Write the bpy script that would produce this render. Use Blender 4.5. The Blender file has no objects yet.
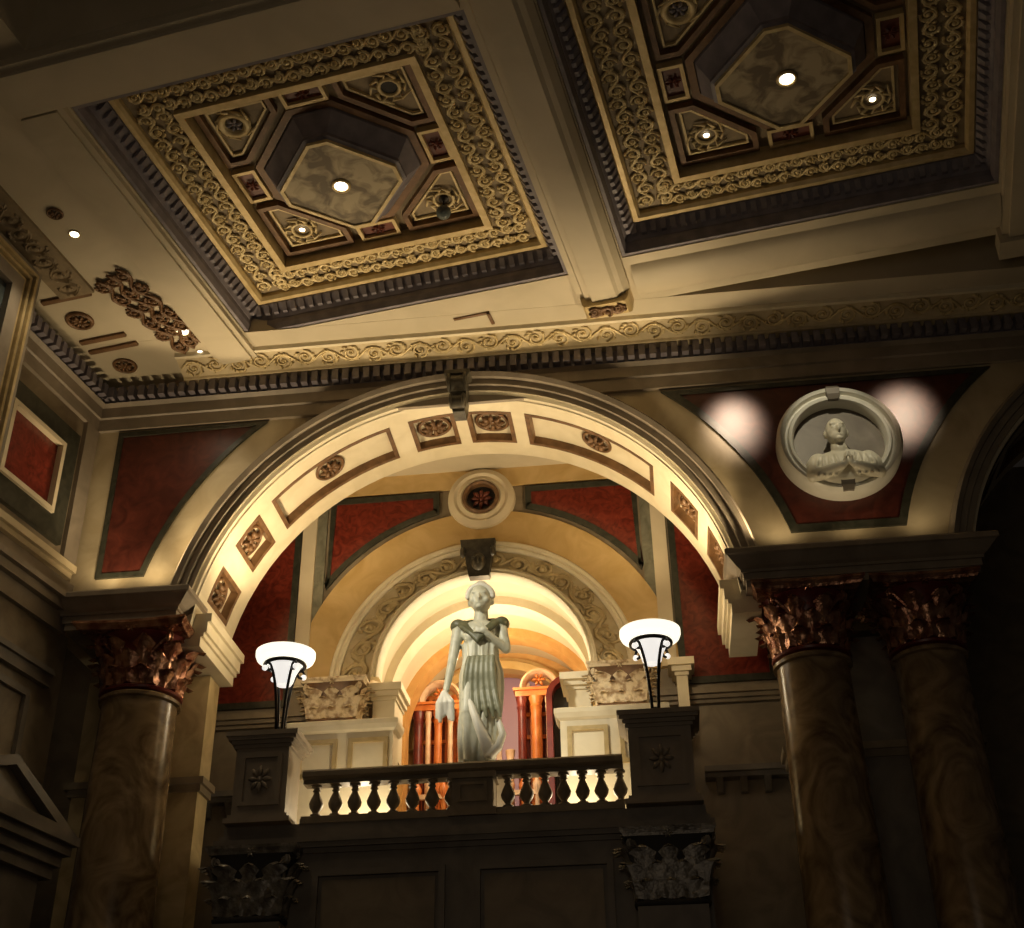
import bpy, bmesh, math, random
from mathutils import Vector, Matrix
random.seed(7)
PI = math.pi
C = bpy.context.scene.collection
sin, cos, rad = math.sin, math.cos, math.radians

# ------------------------------------------------------------------ frames
YC = rad(-9.4666)                       # the ceiling grid and left wall are turned against the arch wall
EX = Vector((cos(YC), sin(YC), 0)); EY = Vector((-sin(YC), cos(YC), 0))
def CF(p): return EX * p[0] + EY * p[1] + Vector((0, 0, p[2]))     # ceiling frame (u, v, z)
U0, V0 = -13.35, 18.05                  # left wall plane u = U0, corner at v = V0
def LF(p): return CF((U0 + p[0], V0 + p[1], p[2]))                   # left wall frame (off the wall, along, z)
def WF(p): return Vector(p)

# ------------------------------------------------------------------ materials
def mat(name, col, col2=None, rough=.5, metal=0., scale=3., detail=5., bump=0., dist=0.0, lo=.35, hi=.65, bscale=None, spec=.5):
    m = bpy.data.materials.new(name); m.use_nodes = True
    nt = m.node_tree; b = nt.nodes['Principled BSDF']
    b.inputs['Roughness'].default_value = rough; b.inputs['Metallic'].default_value = metal
    b.inputs['Specular IOR Level'].default_value = spec
    tc = nt.nodes.new('ShaderNodeTexCoord')
    if col2:
        n = nt.nodes.new('ShaderNodeTexNoise'); n.inputs['Scale'].default_value = scale
        n.inputs['Detail'].default_value = detail; n.inputs['Distortion'].default_value = dist
        r = nt.nodes.new('ShaderNodeValToRGB')
        r.color_ramp.elements[0].position = lo; r.color_ramp.elements[1].position = hi
        r.color_ramp.elements[0].color = (*col, 1); r.color_ramp.elements[1].color = (*col2, 1)
        nt.links.new(tc.outputs['Object'], n.inputs['Vector'])
        nt.links.new(n.outputs['Fac'], r.inputs['Fac']); nt.links.new(r.outputs['Color'], b.inputs['Base Color'])
    else:
        b.inputs['Base Color'].default_value = (*col, 1)
    if bump:
        n2 = nt.nodes.new('ShaderNodeTexNoise'); n2.inputs['Scale'].default_value = bscale or scale * 6; n2.inputs['Detail'].default_value = 4
        bp = nt.nodes.new('ShaderNodeBump'); bp.inputs['Strength'].default_value = bump; bp.inputs['Distance'].default_value = .03
        nt.links.new(tc.outputs['Object'], n2.inputs['Vector']); nt.links.new(n2.outputs['Fac'], bp.inputs['Height'])
        nt.links.new(bp.outputs['Normal'], b.inputs['Normal'])
    return m
def emit(name, col, s):
    m = bpy.data.materials.new(name); m.use_nodes = True
    b = m.node_tree.nodes['Principled BSDF']
    b.inputs['Base Color'].default_value = (.8, .8, .8, 1)
    b.inputs['Emission Color'].default_value = (*col, 1); b.inputs['Emission Strength'].default_value = s
    return m
M = dict(
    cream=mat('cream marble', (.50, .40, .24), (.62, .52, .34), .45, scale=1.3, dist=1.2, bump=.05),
    plaster=mat('pale plaster', (.62, .52, .35), (.70, .60, .42), .6, scale=1.0, dist=.6),
    ceil=mat('ceiling plaster', (.50, .43, .30), (.58, .50, .36), .6, scale=.8, dist=.8),
    ivory=mat('ivory stone', (.72, .63, .44), (.80, .71, .52), .5, scale=2.2, dist=.8),
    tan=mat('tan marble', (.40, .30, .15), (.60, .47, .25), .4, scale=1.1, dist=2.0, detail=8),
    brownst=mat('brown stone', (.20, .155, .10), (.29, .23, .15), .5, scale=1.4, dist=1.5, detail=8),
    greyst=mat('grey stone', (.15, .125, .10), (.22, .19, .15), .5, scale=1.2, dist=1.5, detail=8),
    impost=mat('impost stone', (.24, .20, .15), (.34, .28, .21), .5, scale=1.5, dist=1.),
    red=mat('red marble', (.058, .012, .008), (.135, .030, .018), .37, scale=3.2, dist=1.4, detail=9, lo=.3, hi=.72),
    redvein=mat('veined red marble', (.11, .013, .007), (.30, .05, .028), .3, scale=4.5, dist=2.0, detail=9, lo=.35, hi=.8),
    greygreen=mat('grey green marble strip', (.15, .145, .10), (.24, .23, .17), .4, scale=4, dist=1.),
    green=mat('dark green marble', (.026, .028, .019), (.058, .056, .04), .35, scale=4, dist=1.),
    column=mat('brown column marble', (.12, .075, .035), (.46, .33, .18), .22, scale=1.1, dist=3.0, detail=9, lo=.3, hi=.75),
    bronze=mat('bronzed capital', (.24, .085, .045), (.62, .36, .22), .22, .6, scale=5, lo=.4, hi=.7, bump=.7, bscale=11),
    darkcap=mat('dark stone capital', (.10, .085, .065), (.30, .27, .22), .28, .1, scale=6, lo=.4, hi=.7, bump=.6, bscale=11),
    creamcap=mat('cream carved capital', (.34, .22, .11), (.70, .57, .37), .45, scale=8, lo=.38, hi=.55, bump=.6, bscale=12),  # brown mottling paints the shadows of the carving into the colour
    patina=mat('dark patina', (.05, .042, .028), (.11, .095, .065), .4, .2, scale=7),
    gold=mat('gilt moulding', (.50, .37, .17), (.62, .48, .25), .42, .25, scale=6),
    relief=mat('gilt relief', (.55, .42, .20), (.70, .57, .32), .45, .15, scale=6),
    ground=mat('relief ground', (.20, .15, .085), (.28, .21, .12), .6, scale=5),
    paleground=mat('pale relief ground', (.50, .40, .23), (.60, .49, .30), .6, scale=5),
    mauve=mat('mauve grey moulding', (.17, .15, .175), (.25, .225, .245), .5, scale=4),
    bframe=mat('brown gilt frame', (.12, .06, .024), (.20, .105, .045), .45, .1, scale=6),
    redblk=mat('oxblood block', (.10, .022, .012), (.17, .04, .02), .4, scale=6),
    damask=mat('mottled octagon panel', (.16, .12, .07), (.46, .38, .24), .55, scale=3.2, dist=.8, detail=3, lo=.42, hi=.62),
    iron=mat('black iron', (.018, .015, .013), None, .4, .6),
    statue=mat('grey green marble', (.42, .42, .33), (.62, .61, .49), .42, scale=2.5, dist=1.),
    olive=mat('grey olive drapery', (.16, .165, .10), (.26, .26, .17), .45, scale=3, dist=1.),
    drape=mat('dark green drapery', (.075, .08, .04), (.13, .13, .075), .45, scale=3, dist=1.),
    white=mat('white marble', (.72, .70, .60), (.80, .77, .68), .4, scale=3),
    bust=mat('carved white marble', (.60, .56, .44), (.74, .70, .57), .38, scale=3),
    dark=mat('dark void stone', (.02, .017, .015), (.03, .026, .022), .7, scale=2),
    orangepl=mat('orange ochre plaster', (.55, .28, .08), (.66, .38, .13), .5, scale=2, dist=1.),
    orange=mat('orange lacquer', (.55, .14, .025), (.70, .24, .06), .35, scale=4),
    maroon=mat('maroon lacquer', (.12, .015, .012), (.20, .03, .02), .35, scale=4),
    peach=mat('peach gilt', (.68, .42, .25), (.80, .58, .38), .4, scale=5),
    ochre=mat('ochre plaster', (.55, .36, .13), (.66, .46, .20), .55, scale=1.5, dist=1.5),
    floor=mat('dark polished floor', (.05, .04, .03), (.08, .065, .05), .3, scale=1.),
    glassy=mat('grey window glass', (.10, .12, .12), (.14, .16, .15), .15, scale=1.),
    bowl=emit('lit glass bowl', (1.0, .93, .74), 1.25),
    cup=emit('lit glass cup', (1.0, .95, .88), .85),
    bulb=emit('downlight lens', (1.0, .90, .68), 6.0),
    dimbulb=emit('dim downlight lens', (1.0, .88, .66), 2.2),
    window=emit('lit violet pane', (.50, .27, .25), .32),
)
M['window'].node_tree.nodes['Principled BSDF'].inputs['Base Color'].default_value = (.25, .12, .13, 1)

# ------------------------------------------------------------------ builder
class MB:
    def __init__(s, T=WF): s.b = bmesh.new(); s.T = T; s.sm = False
    def v(s, p): return s.b.verts.new(s.T(p))
    def f(s, vs):
        try: return s.b.faces.new(vs)
        except ValueError: return None
    def box(s, x0, x1, y0, y1, z0, z1):
        P = [s.v(p) for p in ((x0,y0,z0),(x1,y0,z0),(x1,y1,z0),(x0,y1,z0),(x0,y0,z1),(x1,y0,z1),(x1,y1,z1),(x0,y1,z1))]
        for q in ((0,3,2,1),(4,5,6,7),(0,1,5,4),(1,2,6,5),(2,3,7,6),(3,0,4,7)): s.f([P[i] for i in q])
        return s
    def loft(s, rings, close=True, caps=True, loop=False):
        V = [[s.v(p) for p in r] for r in rings]; n = len(V[0])
        m = len(V)
        for i in range(m if loop else m - 1):
            A, B = V[i], V[(i + 1) % m]
            for j in range(n if close else n - 1):
                k = (j + 1) % n; s.f([A[j], A[k], B[k], B[j]])
        if caps and close and not loop: s.f(V[0][::-1]); s.f(V[-1])
        return s
    def prism(s, poly, d0, d1, ax='y'):
        def P(a, b, d): return {'y': (a, d, b), 'z': (a, b, d), 'x': (d, a, b)}[ax]
        return s.loft([[P(a, b, d0) for a, b in poly], [P(a, b, d1) for a, b in poly]])
    def ring(s, outer, inner, d0, d1, ax='y'):            # polygon frame between two matching outlines
        def P(q, d): a, b = q; return {'y': (a, d, b), 'z': (a, b, d), 'x': (d, a, b)}[ax]
        return s.loft([[P(o, d0), P(o, d1), P(i, d1), P(i, d0)] for o, i in zip(outer, inner)], loop=True)
    def arc(s, prof, cx, cz, a0, a1, n=64, full=False):    # prof: closed list of (r, y)
        rings = []
        for i in range(n if full else n + 1):
            a = rad(a0 + (a1 - a0) * i / n)
            rings.append([(cx + r * cos(a), y, cz + r * sin(a)) for r, y in prof])
        return s.loft(rings, loop=full)
    def lathe(s, prof, cx, cy, n=24, z=0., caps=True, sq=0, hx=1., hy=1.):  # prof: (r, z); sq=1 gives a square plan
        rings = []
        for r, h in prof:
            R = []
            for j in range(n):
                a = 2 * PI * (j + (.5 if sq else 0)) / n; k = r
                if sq: k = r / max(abs(cos(a)), abs(sin(a))) ** sq
                R.append((cx + k * cos(a) * hx, cy + k * sin(a) * hy, z + h))
            rings.append(R)
        return s.loft(rings, caps=caps)
    def tube(s, pts, r, n=8, caps=True):
        pts = [Vector(p) for p in pts]; m = len(pts); rings = []; up = None
        for i, p in enumerate(pts):
            t = (pts[min(i + 1, m - 1)] - pts[max(i - 1, 0)])
            if t.length < 1e-9: t = Vector((0, 0, 1))
            t.normalize()
            if up is None:
                up = Vector((0, 0, 1)) if abs(t.z) < .9 else Vector((0, 1, 0))
            a = t.cross(up)
            if a.length < 1e-6: a = t.cross(Vector((1, .3, 0)))
            a.normalize(); b = t.cross(a).normalized(); up = -b if up.dot(b) < 0 else b
            a = t.cross(up).normalized(); b = up
            rr = r[i] if isinstance(r, (list, tuple)) else r
            rings.append([tuple(p + a * cos(2*PI*j/n) * rr + b * sin(2*PI*j/n) * rr) for j in range(n)])
        return s.loft(rings, caps=caps)
    def ell(s, c, r, rot=None, nu=14, nv=9):
        R = rot.to_3x3() if rot else Matrix.Identity(3); rings = []
        for i in range(nv + 1):
            t = PI * (i + .02) / (nv + .04)
            rings.append([tuple(Vector(c) + R @ Vector((r[0]*sin(t)*cos(2*PI*j/nu), r[1]*sin(t)*sin(2*PI*j/nu), -r[2]*cos(t)))) for j in range(nu)])
        return s.loft(rings)
    def cap(s, p0, p1, r0, r1, n=10):
        p0, p1 = Vector(p0), Vector(p1); d = (p1 - p0).normalized()
        pts, rs = [], []
        for k in range(4):
            a = PI/2 * k / 4; pts.append(p0 - d * r0 * cos(a)); rs.append(max(r0 * sin(a), .004))
        pts += [p0, p1]; rs += [r0, r1]
        for k in range(1, 5):
            a = PI/2 * k / 4; pts.append(p1 + d * r1 * sin(a)); rs.append(max(r1 * cos(a), .004))
        return s.tube([tuple(p) for p in pts], rs, n)
    def build(s, name, m, parent=None, smooth=False, label=None):
        bmesh.ops.recalc_face_normals(s.b, faces=s.b.faces)
        me = bpy.data.meshes.new(name)
        if parent is not None:
            bmesh.ops.translate(s.b, verts=s.b.verts, vec=-Vector(parent['_o']))
        s.b.to_mesh(me); s.b.free()
        me.materials.append(M[m] if isinstance(m, str) else m)
        if smooth:
            for p in me.polygons: p.use_smooth = True
        o = bpy.data.objects.new(name, me); C.objects.link(o)
        if parent is not None:
            o.parent = parent; o['_o'] = (0, 0, 0)
            if parent.type == 'MESH': pass
            o['_o'] = parent['_o']
        else:
            o['_o'] = (0, 0, 0)
        if label: o['label'] = label
        if smooth == 'auto':
            me.set_sharp_from_angle(angle=rad(40))
        return o
def thing(name, label, cat, loc, group=None):
    o = bpy.data.objects.new(name, None); C.objects.link(o); o.location = loc; o['_o'] = tuple(loc)
    o.empty_display_size = .1
    o['label'] = label; o['category'] = cat
    if group: o['group'] = group
    return o
def tag(o, label, cat, group=None):
    o['label'] = label; o['category'] = cat
    if group: o['group'] = group
    return o
def struct(o): o['kind'] = 'structure'; return o
def solo(mb, name, m, label, cat, loc, group=None, smooth=False):
    """a thing that is a single mesh, with its origin at loc"""
    bmesh.ops.translate(mb.b, verts=mb.b.verts, vec=-Vector(loc))
    o = mb.build(name, m, None, smooth); o.location = loc; o['_o'] = tuple(loc)
    return tag(o, label, cat, group)

def inset(poly, d):
    n = len(poly); out = []
    A = sum(poly[i][0]*poly[(i+1)%n][1] - poly[(i+1)%n][0]*poly[i][1] for i in range(n))
    sg = 1 if A > 0 else -1
    for i in range(n):
        p0, p1, p2 = Vector(poly[i-1]), Vector(poly[i]), Vector(poly[(i+1)%n])
        e1 = (p1-p0).normalized(); e2 = (p2-p1).normalized()
        n1 = Vector((-e1.y, e1.x))*sg; n2 = Vector((-e2.y, e2.x))*sg
        b = n1+n2; k = max(b.dot(n1), .35)
        out.append(tuple(p1 + b*(d/k)))
    return out
def scroll(mb, fn, L, W, h=.05, r=None, seed=0, density=1.0):
    """running scroll ornament: spirals off a wavy stem with leaves; fn maps (s, t, height) to a point"""
    rnd = random.Random(seed); n = max(1, round(L / (W * .95) * density)); st = L / n; r = r or W * .055
    stem = [fn(L*i/(n*8), W*.5 + W*.30*sin(PI*i/8), h) for i in range(n*8+1)]
    mb.tube(stem, r, 4)
    for i in range(n):
        sg = 1 if i % 2 == 0 else -1
        c = ((i+.5)*st, W*.5 - sg*W*.06); pts = []; rr = []
        for k in range(17):
            a = -PI/2*sg + sg*2*PI*1.55*k/16; q = W*.40*(1 - k/16*.86)
            pts.append(fn(c[0] + q*cos(a)*min(1, st/W), c[1] + q*sin(a), h)); rr.append(r*(1.05 - .4*k/16))
        mb.tube(pts, rr, 4)
        mb.ell(fn(c[0], c[1], h), (r*1.6,)*3, nu=6, nv=4)
        for k in range(9):
            a = rnd.uniform(0, 2*PI); q = W*.30
            p0 = fn(c[0]+q*cos(a), c[1]+q*sin(a), h); p1 = fn(c[0]+q*1.5*cos(a+.5), c[1]+min(max(q*1.5*sin(a+.5), -W*.45), W*.5), h*1.1)
            mb.tube([p0, (Vector(p0)+Vector(p1))/2, p1], [r*.5, r*1.3, r*.4], 4)
    return mb
def rosette(mb, fn, R, h=.06, petals=8):
    """flower: fn maps local (a, b, height)"""
    for k in range(petals):
        a = 2*PI*k/petals
        mb.tube([fn(R*.2*cos(a), R*.2*sin(a), h*.6), fn(R*.6*cos(a), R*.6*sin(a), h), fn(R*.95*cos(a), R*.95*sin(a), h*.5)], [R*.09, R*.22, R*.08], 5)
    rings = []
    for k in range(5):
        q = k/4*PI/2; rings.append([fn(R*.24*cos(q)*cos(2*PI*j/10), R*.24*cos(q)*sin(2*PI*j/10), h*.5+R*.2*sin(q)) for j in range(10)])
    mb.loft(rings); return mb
def ringtube(mb, fn, R, r, h=0, n=28):
    rings = []
    for i in range(n):
        a = 2*PI*i/n
        rings.append([fn((R+r*cos(b))*cos(a), (R+r*cos(b))*sin(a), h+r*sin(b)) for b in [2*PI*j/8 for j in range(8)]])
    return mb.loft(rings, loop=True)

# ================================================================== THE SETTING
AX, AZ, RI = -3.12, 10.5, 4.8; RW = 5.03          # big arch: centre and clear radius
BX = 10.22                              # centre of the second arch to the right
def arch_low(x):
    z = 11.0
    for c in (AX, BX):
        if abs(x - c) < RW: z = max(z, AZ + math.sqrt(RW*RW - (x-c)**2))
    return z
mb = MB(); xs = [-10.35, -9.6, -8.8]
hw = math.sqrt(RW*RW - .25)
def archxs(c): return [c - hw] + [c + RW*cos(rad(a)) for a in range(174, 5, -4)] + [c + hw]
xs += archxs(AX) + [2.4, 3.2, 4.0, 4.8] + archxs(BX) + [15.6, 16.5]
for i in range(len(xs)-1):
    x0, x1 = xs[i], xs[i+1]
    for y in (20.0, 22.0):
        mb.f([mb.v((x0, y, arch_low(x0))), mb.v((x1, y, arch_low(x1))), mb.v((x1, y, 16.4)), mb.v((x0, y, 16.4))])
    mb.f([mb.v((x0, 20, arch_low(x0))), mb.v((x1, 20, arch_low(x1))), mb.v((x1, 22, arch_low(x1))), mb.v((x0, 22, arch_low(x0)))])
bmesh.ops.remove_doubles(mb.b, verts=mb.b.verts, dist=1e-4)
struct(mb.build('wall_front', 'cream'))

mb = MB(); mb.box(-40, 40, -12, 40, -.3, 0); struct(mb.build('floor', 'floor'))

# ceiling slab: beams of the grid (turned), plus the strip that follows the arch wall, plus the roof above
c1 = dict(u0=-9.92, u1=-3.78, v0=11.43, v1=17.37); c2 = dict(u0=-2.80, u1=3.40, v0=11.26, v1=17.20)
mb = MB(CF); Z = 16.2; ZT = 17.55
mb.box(-14.2, c1['u0'], 3, 20.2, Z, ZT)
mb.box(c1['u1'], c2['u0'], 3, 18.48, Z, ZT)
mb.box(c1['u0'], c1['u1'], c1['v1'], 18.48, Z, ZT); mb.box(c2['u0'], c2['u1'], c2['v1'], 18.48, Z, ZT)
mb.box(c2['u1'], 9, 3, 18.48, Z, ZT)
mb.box(c1['u0'], c1['u1'], 10.3, c1['v0'], Z, ZT); mb.box(c2['u0'], c2['u1'], 10.1, c2['v0'], Z, ZT)
mb.box(-14.2, 12, 2, 22, ZT, ZT+.2)
mb.T = WF; mb.box(-10.6, 17, 18.6, 20.02, Z-.004, ZT); mb.box(-10.2, 4.5, 21.9, 23.05, 15.5, 15.75)
struct(mb.build('ceiling', 'ceil'))
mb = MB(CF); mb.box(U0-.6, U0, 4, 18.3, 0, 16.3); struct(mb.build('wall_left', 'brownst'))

# back wall with its inner archway
FX, FZ, FR, YB = -3.12, 10.9, 2.2, 23.0
mb = MB(); xs = [-13, -9, -7, FX-FR-1e-3] + [FX + FR*cos(rad(a)) for a in range(180, -1, -6)] + [FX+FR+1e-3, 2, 3.2]
for i in range(len(xs)-1):
    x0, x1 = xs[i], xs[i+1]
    def low(x): return FZ + math.sqrt(max(FR*FR-(x-FX)**2, 0)) if abs(x-FX) < FR+5e-4 else 0
    mid = (x0+x1)/2
    l0, l1 = (low(x0), low(x1)) if abs(mid-FX) < FR else (0, 0)
    for y in (YB, YB+.2):
        mb.f([mb.v((x0, y, l0)), mb.v((x1, y, l1)), mb.v((x1, y, 16.4)), mb.v((x0, y, 16.4))])
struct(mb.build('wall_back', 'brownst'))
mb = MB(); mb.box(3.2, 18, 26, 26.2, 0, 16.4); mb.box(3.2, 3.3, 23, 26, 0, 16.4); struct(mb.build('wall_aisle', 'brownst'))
# vault behind it
mb = MB(); prof = [(FX-FR, 7.5)] + [(FX+FR*cos(rad(a)), FZ+FR*sin(rad(a))) for a in range(180, -1, -6)] + [(FX+FR, 7.5)]
out = [(FX-FR-.25, 7.3)] + [(FX+(FR+.25)*cos(rad(a)), FZ+(FR+.25)*sin(rad(a))) for a in range(180, -1, -6)] + [(FX+FR+.25, 7.3)]
mb.loft([[(a, YB+.02, b) for a, b in prof+out[::-1]], [(a, 27.2, b) for a, b in prof+out[::-1]]])
struct(mb.build('ceiling_vault', 'plaster', smooth='auto'))
# end wall of the vault with an arched opening
mb = MB(); R2 = 1.72; Y2 = 27.0; ZC2 = 10.9
p_in = [(FX-R2-.15, 7.5)] + [(FX-.15+R2*cos(rad(a)), ZC2+R2*sin(rad(a))) for a in range(180, -1, -6)] + [(FX+R2-.15, 7.5)]
p_out = [(FX-2.3, 7.5)] + [(FX+2.3*cos(rad(a)), FZ+2.3*sin(rad(a))) for a in range(180, -1, -6)] + [(FX+2.3, 7.5)]
for i in range(len(p_in)-1):
    mb.loft([[(p_in[i][0], Y2, p_in[i][1]), (p_out[i][0], Y2, p_out[i][1]), (p_out[i][0], Y2+.25, p_out[i][1]), (p_in[i][0], Y2+.25, p_in[i][1])],
             [(p_in[i+1][0], Y2, p_in[i+1][1]), (p_out[i+1][0], Y2, p_out[i+1][1]), (p_out[i+1][0], Y2+.25, p_out[i+1][1]), (p_in[i+1][0], Y2+.25, p_in[i+1][1])]])
struct(mb.build('wall_end', 'orangepl'))

# ================================================================== THE BIG ARCHES
ARCHV = [(4.80, 20.05), (4.80, 19.93), (4.86, 19.90), (4.86, 19.84), (4.96, 19.84), (4.97, 19.78), (5.08, 19.78), (5.09, 19.70), (5.17, 19.66), (5.22, 19.72), (5.23, 20.05)]
def soffit_arch(cx, lab, panels, a_lo, a_hi, rich):
    t = thing('arch', lab, 'arch', (cx, 21, 11.0))
    MB().arc(ARCHV[3:], cx, AZ, max(a_lo, 12.2), min(a_hi, 167.8), 96).build('archivolt', 'impost', t, 'auto')
    MB().arc(ARCHV[:4] + [(4.86, 20.05)], cx, AZ, max(a_lo, 12.2), min(a_hi, 167.8), 96).build('inner_bead', 'ivory', t, 'auto', label='pale inner edge of the arch moulding')
    # soffit shell with sunk panels
    RP = RI + .13; ths = sorted({a_lo, a_hi, *[x for p in panels for x in p[:2]]})
    full = []
    for i in range(len(ths)-1):
        k = max(1, int((ths[i+1]-ths[i])/3)); full += [ths[i]+(ths[i+1]-ths[i])*j/k for j in range(k)]
    full.append(ths[-1]); ys = [20.02, 20.42, 21.52, 21.98]
    P = lambda a, y, r: (cx + r*cos(rad(a)), y, AZ + r*sin(rad(a)))
    so = MB(); fr = MB(); R0 = RI - .02
    for i in range(len(full)-1):
        a, b = full[i], full[i+1]; mid = (a+b)/2; inp = any(p[0] < mid < p[1] for p in panels)
        for j in range(3):
            r = RP if (inp and j == 1) else R0
            so.f([so.v(P(a, ys[j], r)), so.v(P(b, ys[j], r)), so.v(P(b, ys[j+1], r)), so.v(P(a, ys[j+1], r))])
    bmesh.ops.remove_doubles(so.b, verts=so.b.verts, dist=1e-4)
    so.build('soffit', 'ivory', t)
    for p in panels:
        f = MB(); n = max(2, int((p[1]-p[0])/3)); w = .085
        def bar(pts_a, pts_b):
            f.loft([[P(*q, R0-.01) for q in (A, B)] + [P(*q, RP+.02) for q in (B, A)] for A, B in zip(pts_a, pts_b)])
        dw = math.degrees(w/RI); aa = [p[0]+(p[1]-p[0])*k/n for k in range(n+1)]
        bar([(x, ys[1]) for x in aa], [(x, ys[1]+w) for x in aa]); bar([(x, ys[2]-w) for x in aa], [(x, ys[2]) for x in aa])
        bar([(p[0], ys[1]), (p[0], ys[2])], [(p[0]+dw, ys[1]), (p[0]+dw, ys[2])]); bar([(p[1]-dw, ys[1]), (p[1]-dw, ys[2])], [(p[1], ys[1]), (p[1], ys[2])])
        f.build('panel_frame', 'bframe', t, label='brown frame painted as the shade round a sunk soffit panel')  # dark brown bars put the shade of the recess walls into the colour
        am = (p[0]+p[1])/2; R = .26 if p[1]-p[0] < 14 else .24
        rs = MB(); fn = lambda A, B, h: P(am + math.degrees(A/RI), 20.97 + B, RP - h)
        rosette(rs, fn, R, .08); ringtube(rs, fn, R*1.15, .035, .03)
        rs.build('rosette', 'bframe', t, True, label='carved round rosette')
    return t, P
PAN = [(16, 24.5), (28.5, 38), (43.4, 76.2), (79.3, 89.9), (92.6, 103.2), (107.6, 139.3), (143.3, 152.2), (157.4, 166.2)]
archA, _ = soffit_arch(AX, 'broad pale arch over the lit balcony, rosette panels on its underside', PAN, 6, 174, True)
for sx, nm in ((-1, 'l'), (1, 'r')):      # moulded impost blocks under the soffit
    mb = MB(); X = lambda d: AX + sx*(RI + .02 - d)
    for z0, z1, d in ((10.66, 10.84, .24), (10.84, 10.92, .29), (10.92, 11.12, .34), (11.12, 11.28, .40)):
        a, b = sorted((X(-.25), X(d))); mb.box(a, b, 20.15, 22.02 + d*.2, z0, z1)
    mb.build('impost_block', 'ivory', archA)
ks = MB()                                 # console keystone, dark
pts = []
for k in range(22):
    a = PI*.5 + 2*PI*1.3*k/21; q = .26*(1-.75*k/21); pts.append((q*cos(a), q*sin(a)))
for zc, sc in ((15.36, .8), (14.95, .62)):
    ks.tube([(AX-.13, 19.58, zc), (AX+.13, 19.58, zc)], .20*sc, 14)
    for sx in (-.17, .17): ks.tube([(AX+sx*sc*1.1, 19.58 + a*sc*.9, zc + b*sc*.9) for a, b in pts], .05*sc, 6)
ks.loft([[(AX-w, 20.02, z), (AX+w, 20.02, z), (AX+w, y, z), (AX-w, y, z)] for z, w, y in ((14.82, .11, 19.70), (15.0, .14, 19.64), (15.3, .16, 19.58), (15.48, .18, 19.52), (15.52, .24, 19.46), (15.6, .24, 19.46))])
ks.build('keystone', 'patina', archA, 'auto', label='dark scrolled keystone')
archB, _ = soffit_arch(BX, 'dark arch at the far right edge, springing past the roundel', [(143.3, 152.2), (157.4, 166.2), (107.6, 139.3)], 90, 174, False)

# ------------------------------------------------------------------ spandrel panels
def arcpts(cx, cz, R, z0, z1, side, n=14):
    o = []
    a0 = math.asin((z0-cz)/R); a1 = math.asin((z1-cz)/R)
    for k in range(n+1):
        a = a0 + (a1-a0)*k/n; o.append((cx + side*R*cos(a), cz + R*sin(a)))
    return o
def panel(poly, y, lab, m='red', border='green', w=.13, name='spandrel_panel', cat='wall panel', group=None, T=WF, rim=None):
    cx = sum(p[0] for p in poly)/len(poly); cz = sum(p[1] for p in poly)/len(poly)
    t = thing(name, lab, cat, T((cx, y, min(p[1] for p in poly))), group)
    q = inset(poly, w)
    MB(T).ring(poly, q, y-.05, y+.0).build('border', border, t, label='dark green marble border')
    MB(T).prism(q, y-.02, y+.0).build('infill', m, t)
    if rim:
        MB(T).ring(inset(poly, -rim), poly, y-.08, y+.0).build('rim', 'cream', t)
    return t
RS = 5.9
L = [(-9.72, 12.0)] + arcpts(AX, AZ, RS, 12.0, 15.1, -1) + [(-9.72, 15.1)]
panel(L, 20, 'dark red marble spandrel left of the big arch', w=.10)
Rr = arcpts(AX, AZ, RS, 12.0, 15.08, 1)[::-1] + arcpts(BX, AZ, RS, 12.0, 15.08, -1)
panel(Rr, 20, 'red marble spandrel behind the roundel with the bust', w=.14)

# ------------------------------------------------------------------ cornice of the arch wall and of the left wall
def cornice(T, s0, s1, lab, loc, sgn, sfr=None):
    """profile given as (distance off the wall, z); runs along s"""
    t = thing('cornice', lab, 'cornice', loc)
    P = lambda s, d, z: T(s, d, z)
    def run(prof): 
        m = MB(lambda p: Vector(p)); m.loft([[P(s0, d, z) for d, z in prof], [P(s1, d, z) for d, z in prof]]); return m
    run([(0, 15.15), (.08, 15.15), (.08, 15.40), (.12, 15.42), (.12, 15.64), (.2, 15.70), (0, 15.70)]).build('architrave', 'impost', t)
    run([(0, 15.70), (.16, 15.70), (.16, 16.0), (0, 16.0)]).build('dentil_bed', 'mauve', t)
    m = MB(lambda p: Vector(p)); s = s0 + .05
    while s < s1 - .1:
        m.loft([[P(s, d, z) for d, z in ((.15, 15.75), (.33, 15.75), (.33, 15.98), (.15, 15.98))], [P(s+.12, d, z) for d, z in ((.15, 15.75), (.33, 15.75), (.33, 15.98), (.15, 15.98))]]); s += .2
    m.build('dentil_course', 'mauve', t)
    if sfr is None: return t
    s0 = sfr - .05
    run([(0, 16.0), (.36, 16.0), (.38, 16.04), (.88, 16.15), (.88, 16.2), (0, 16.2)]).build('frieze', 'paleground', t)
    run([(.86, 16.12), (.93, 16.12), (.95, 16.2), (.86, 16.2)]).build('fillet', 'ivory', t)
    m = MB(lambda p: Vector(p))
    fn = lambda a, b, h: P(sfr + a, .40 + b*.98, 16.045 + b*.98*.22 - h*.6)
    scroll(m, fn, s1 - sfr, .46, .03, .026, seed=3)
    m.build('scroll_ornament', 'relief', t, True, label='gilt running scrollwork')
    return t
cornice(lambda s, d, z: Vector((s, 20-d, z)), -10.2, 16.5, 'long dentil cornice with gilt scroll frieze above the big arch', (3, 20, 15.15), 1, -8.4)
cornice(lambda s, d, z: LF((d, s, z)), -9.5, .1, 'short grey dentil cornice on the left wall above the red panel', tuple(LF((0, -2, 15.15))), 1)

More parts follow.
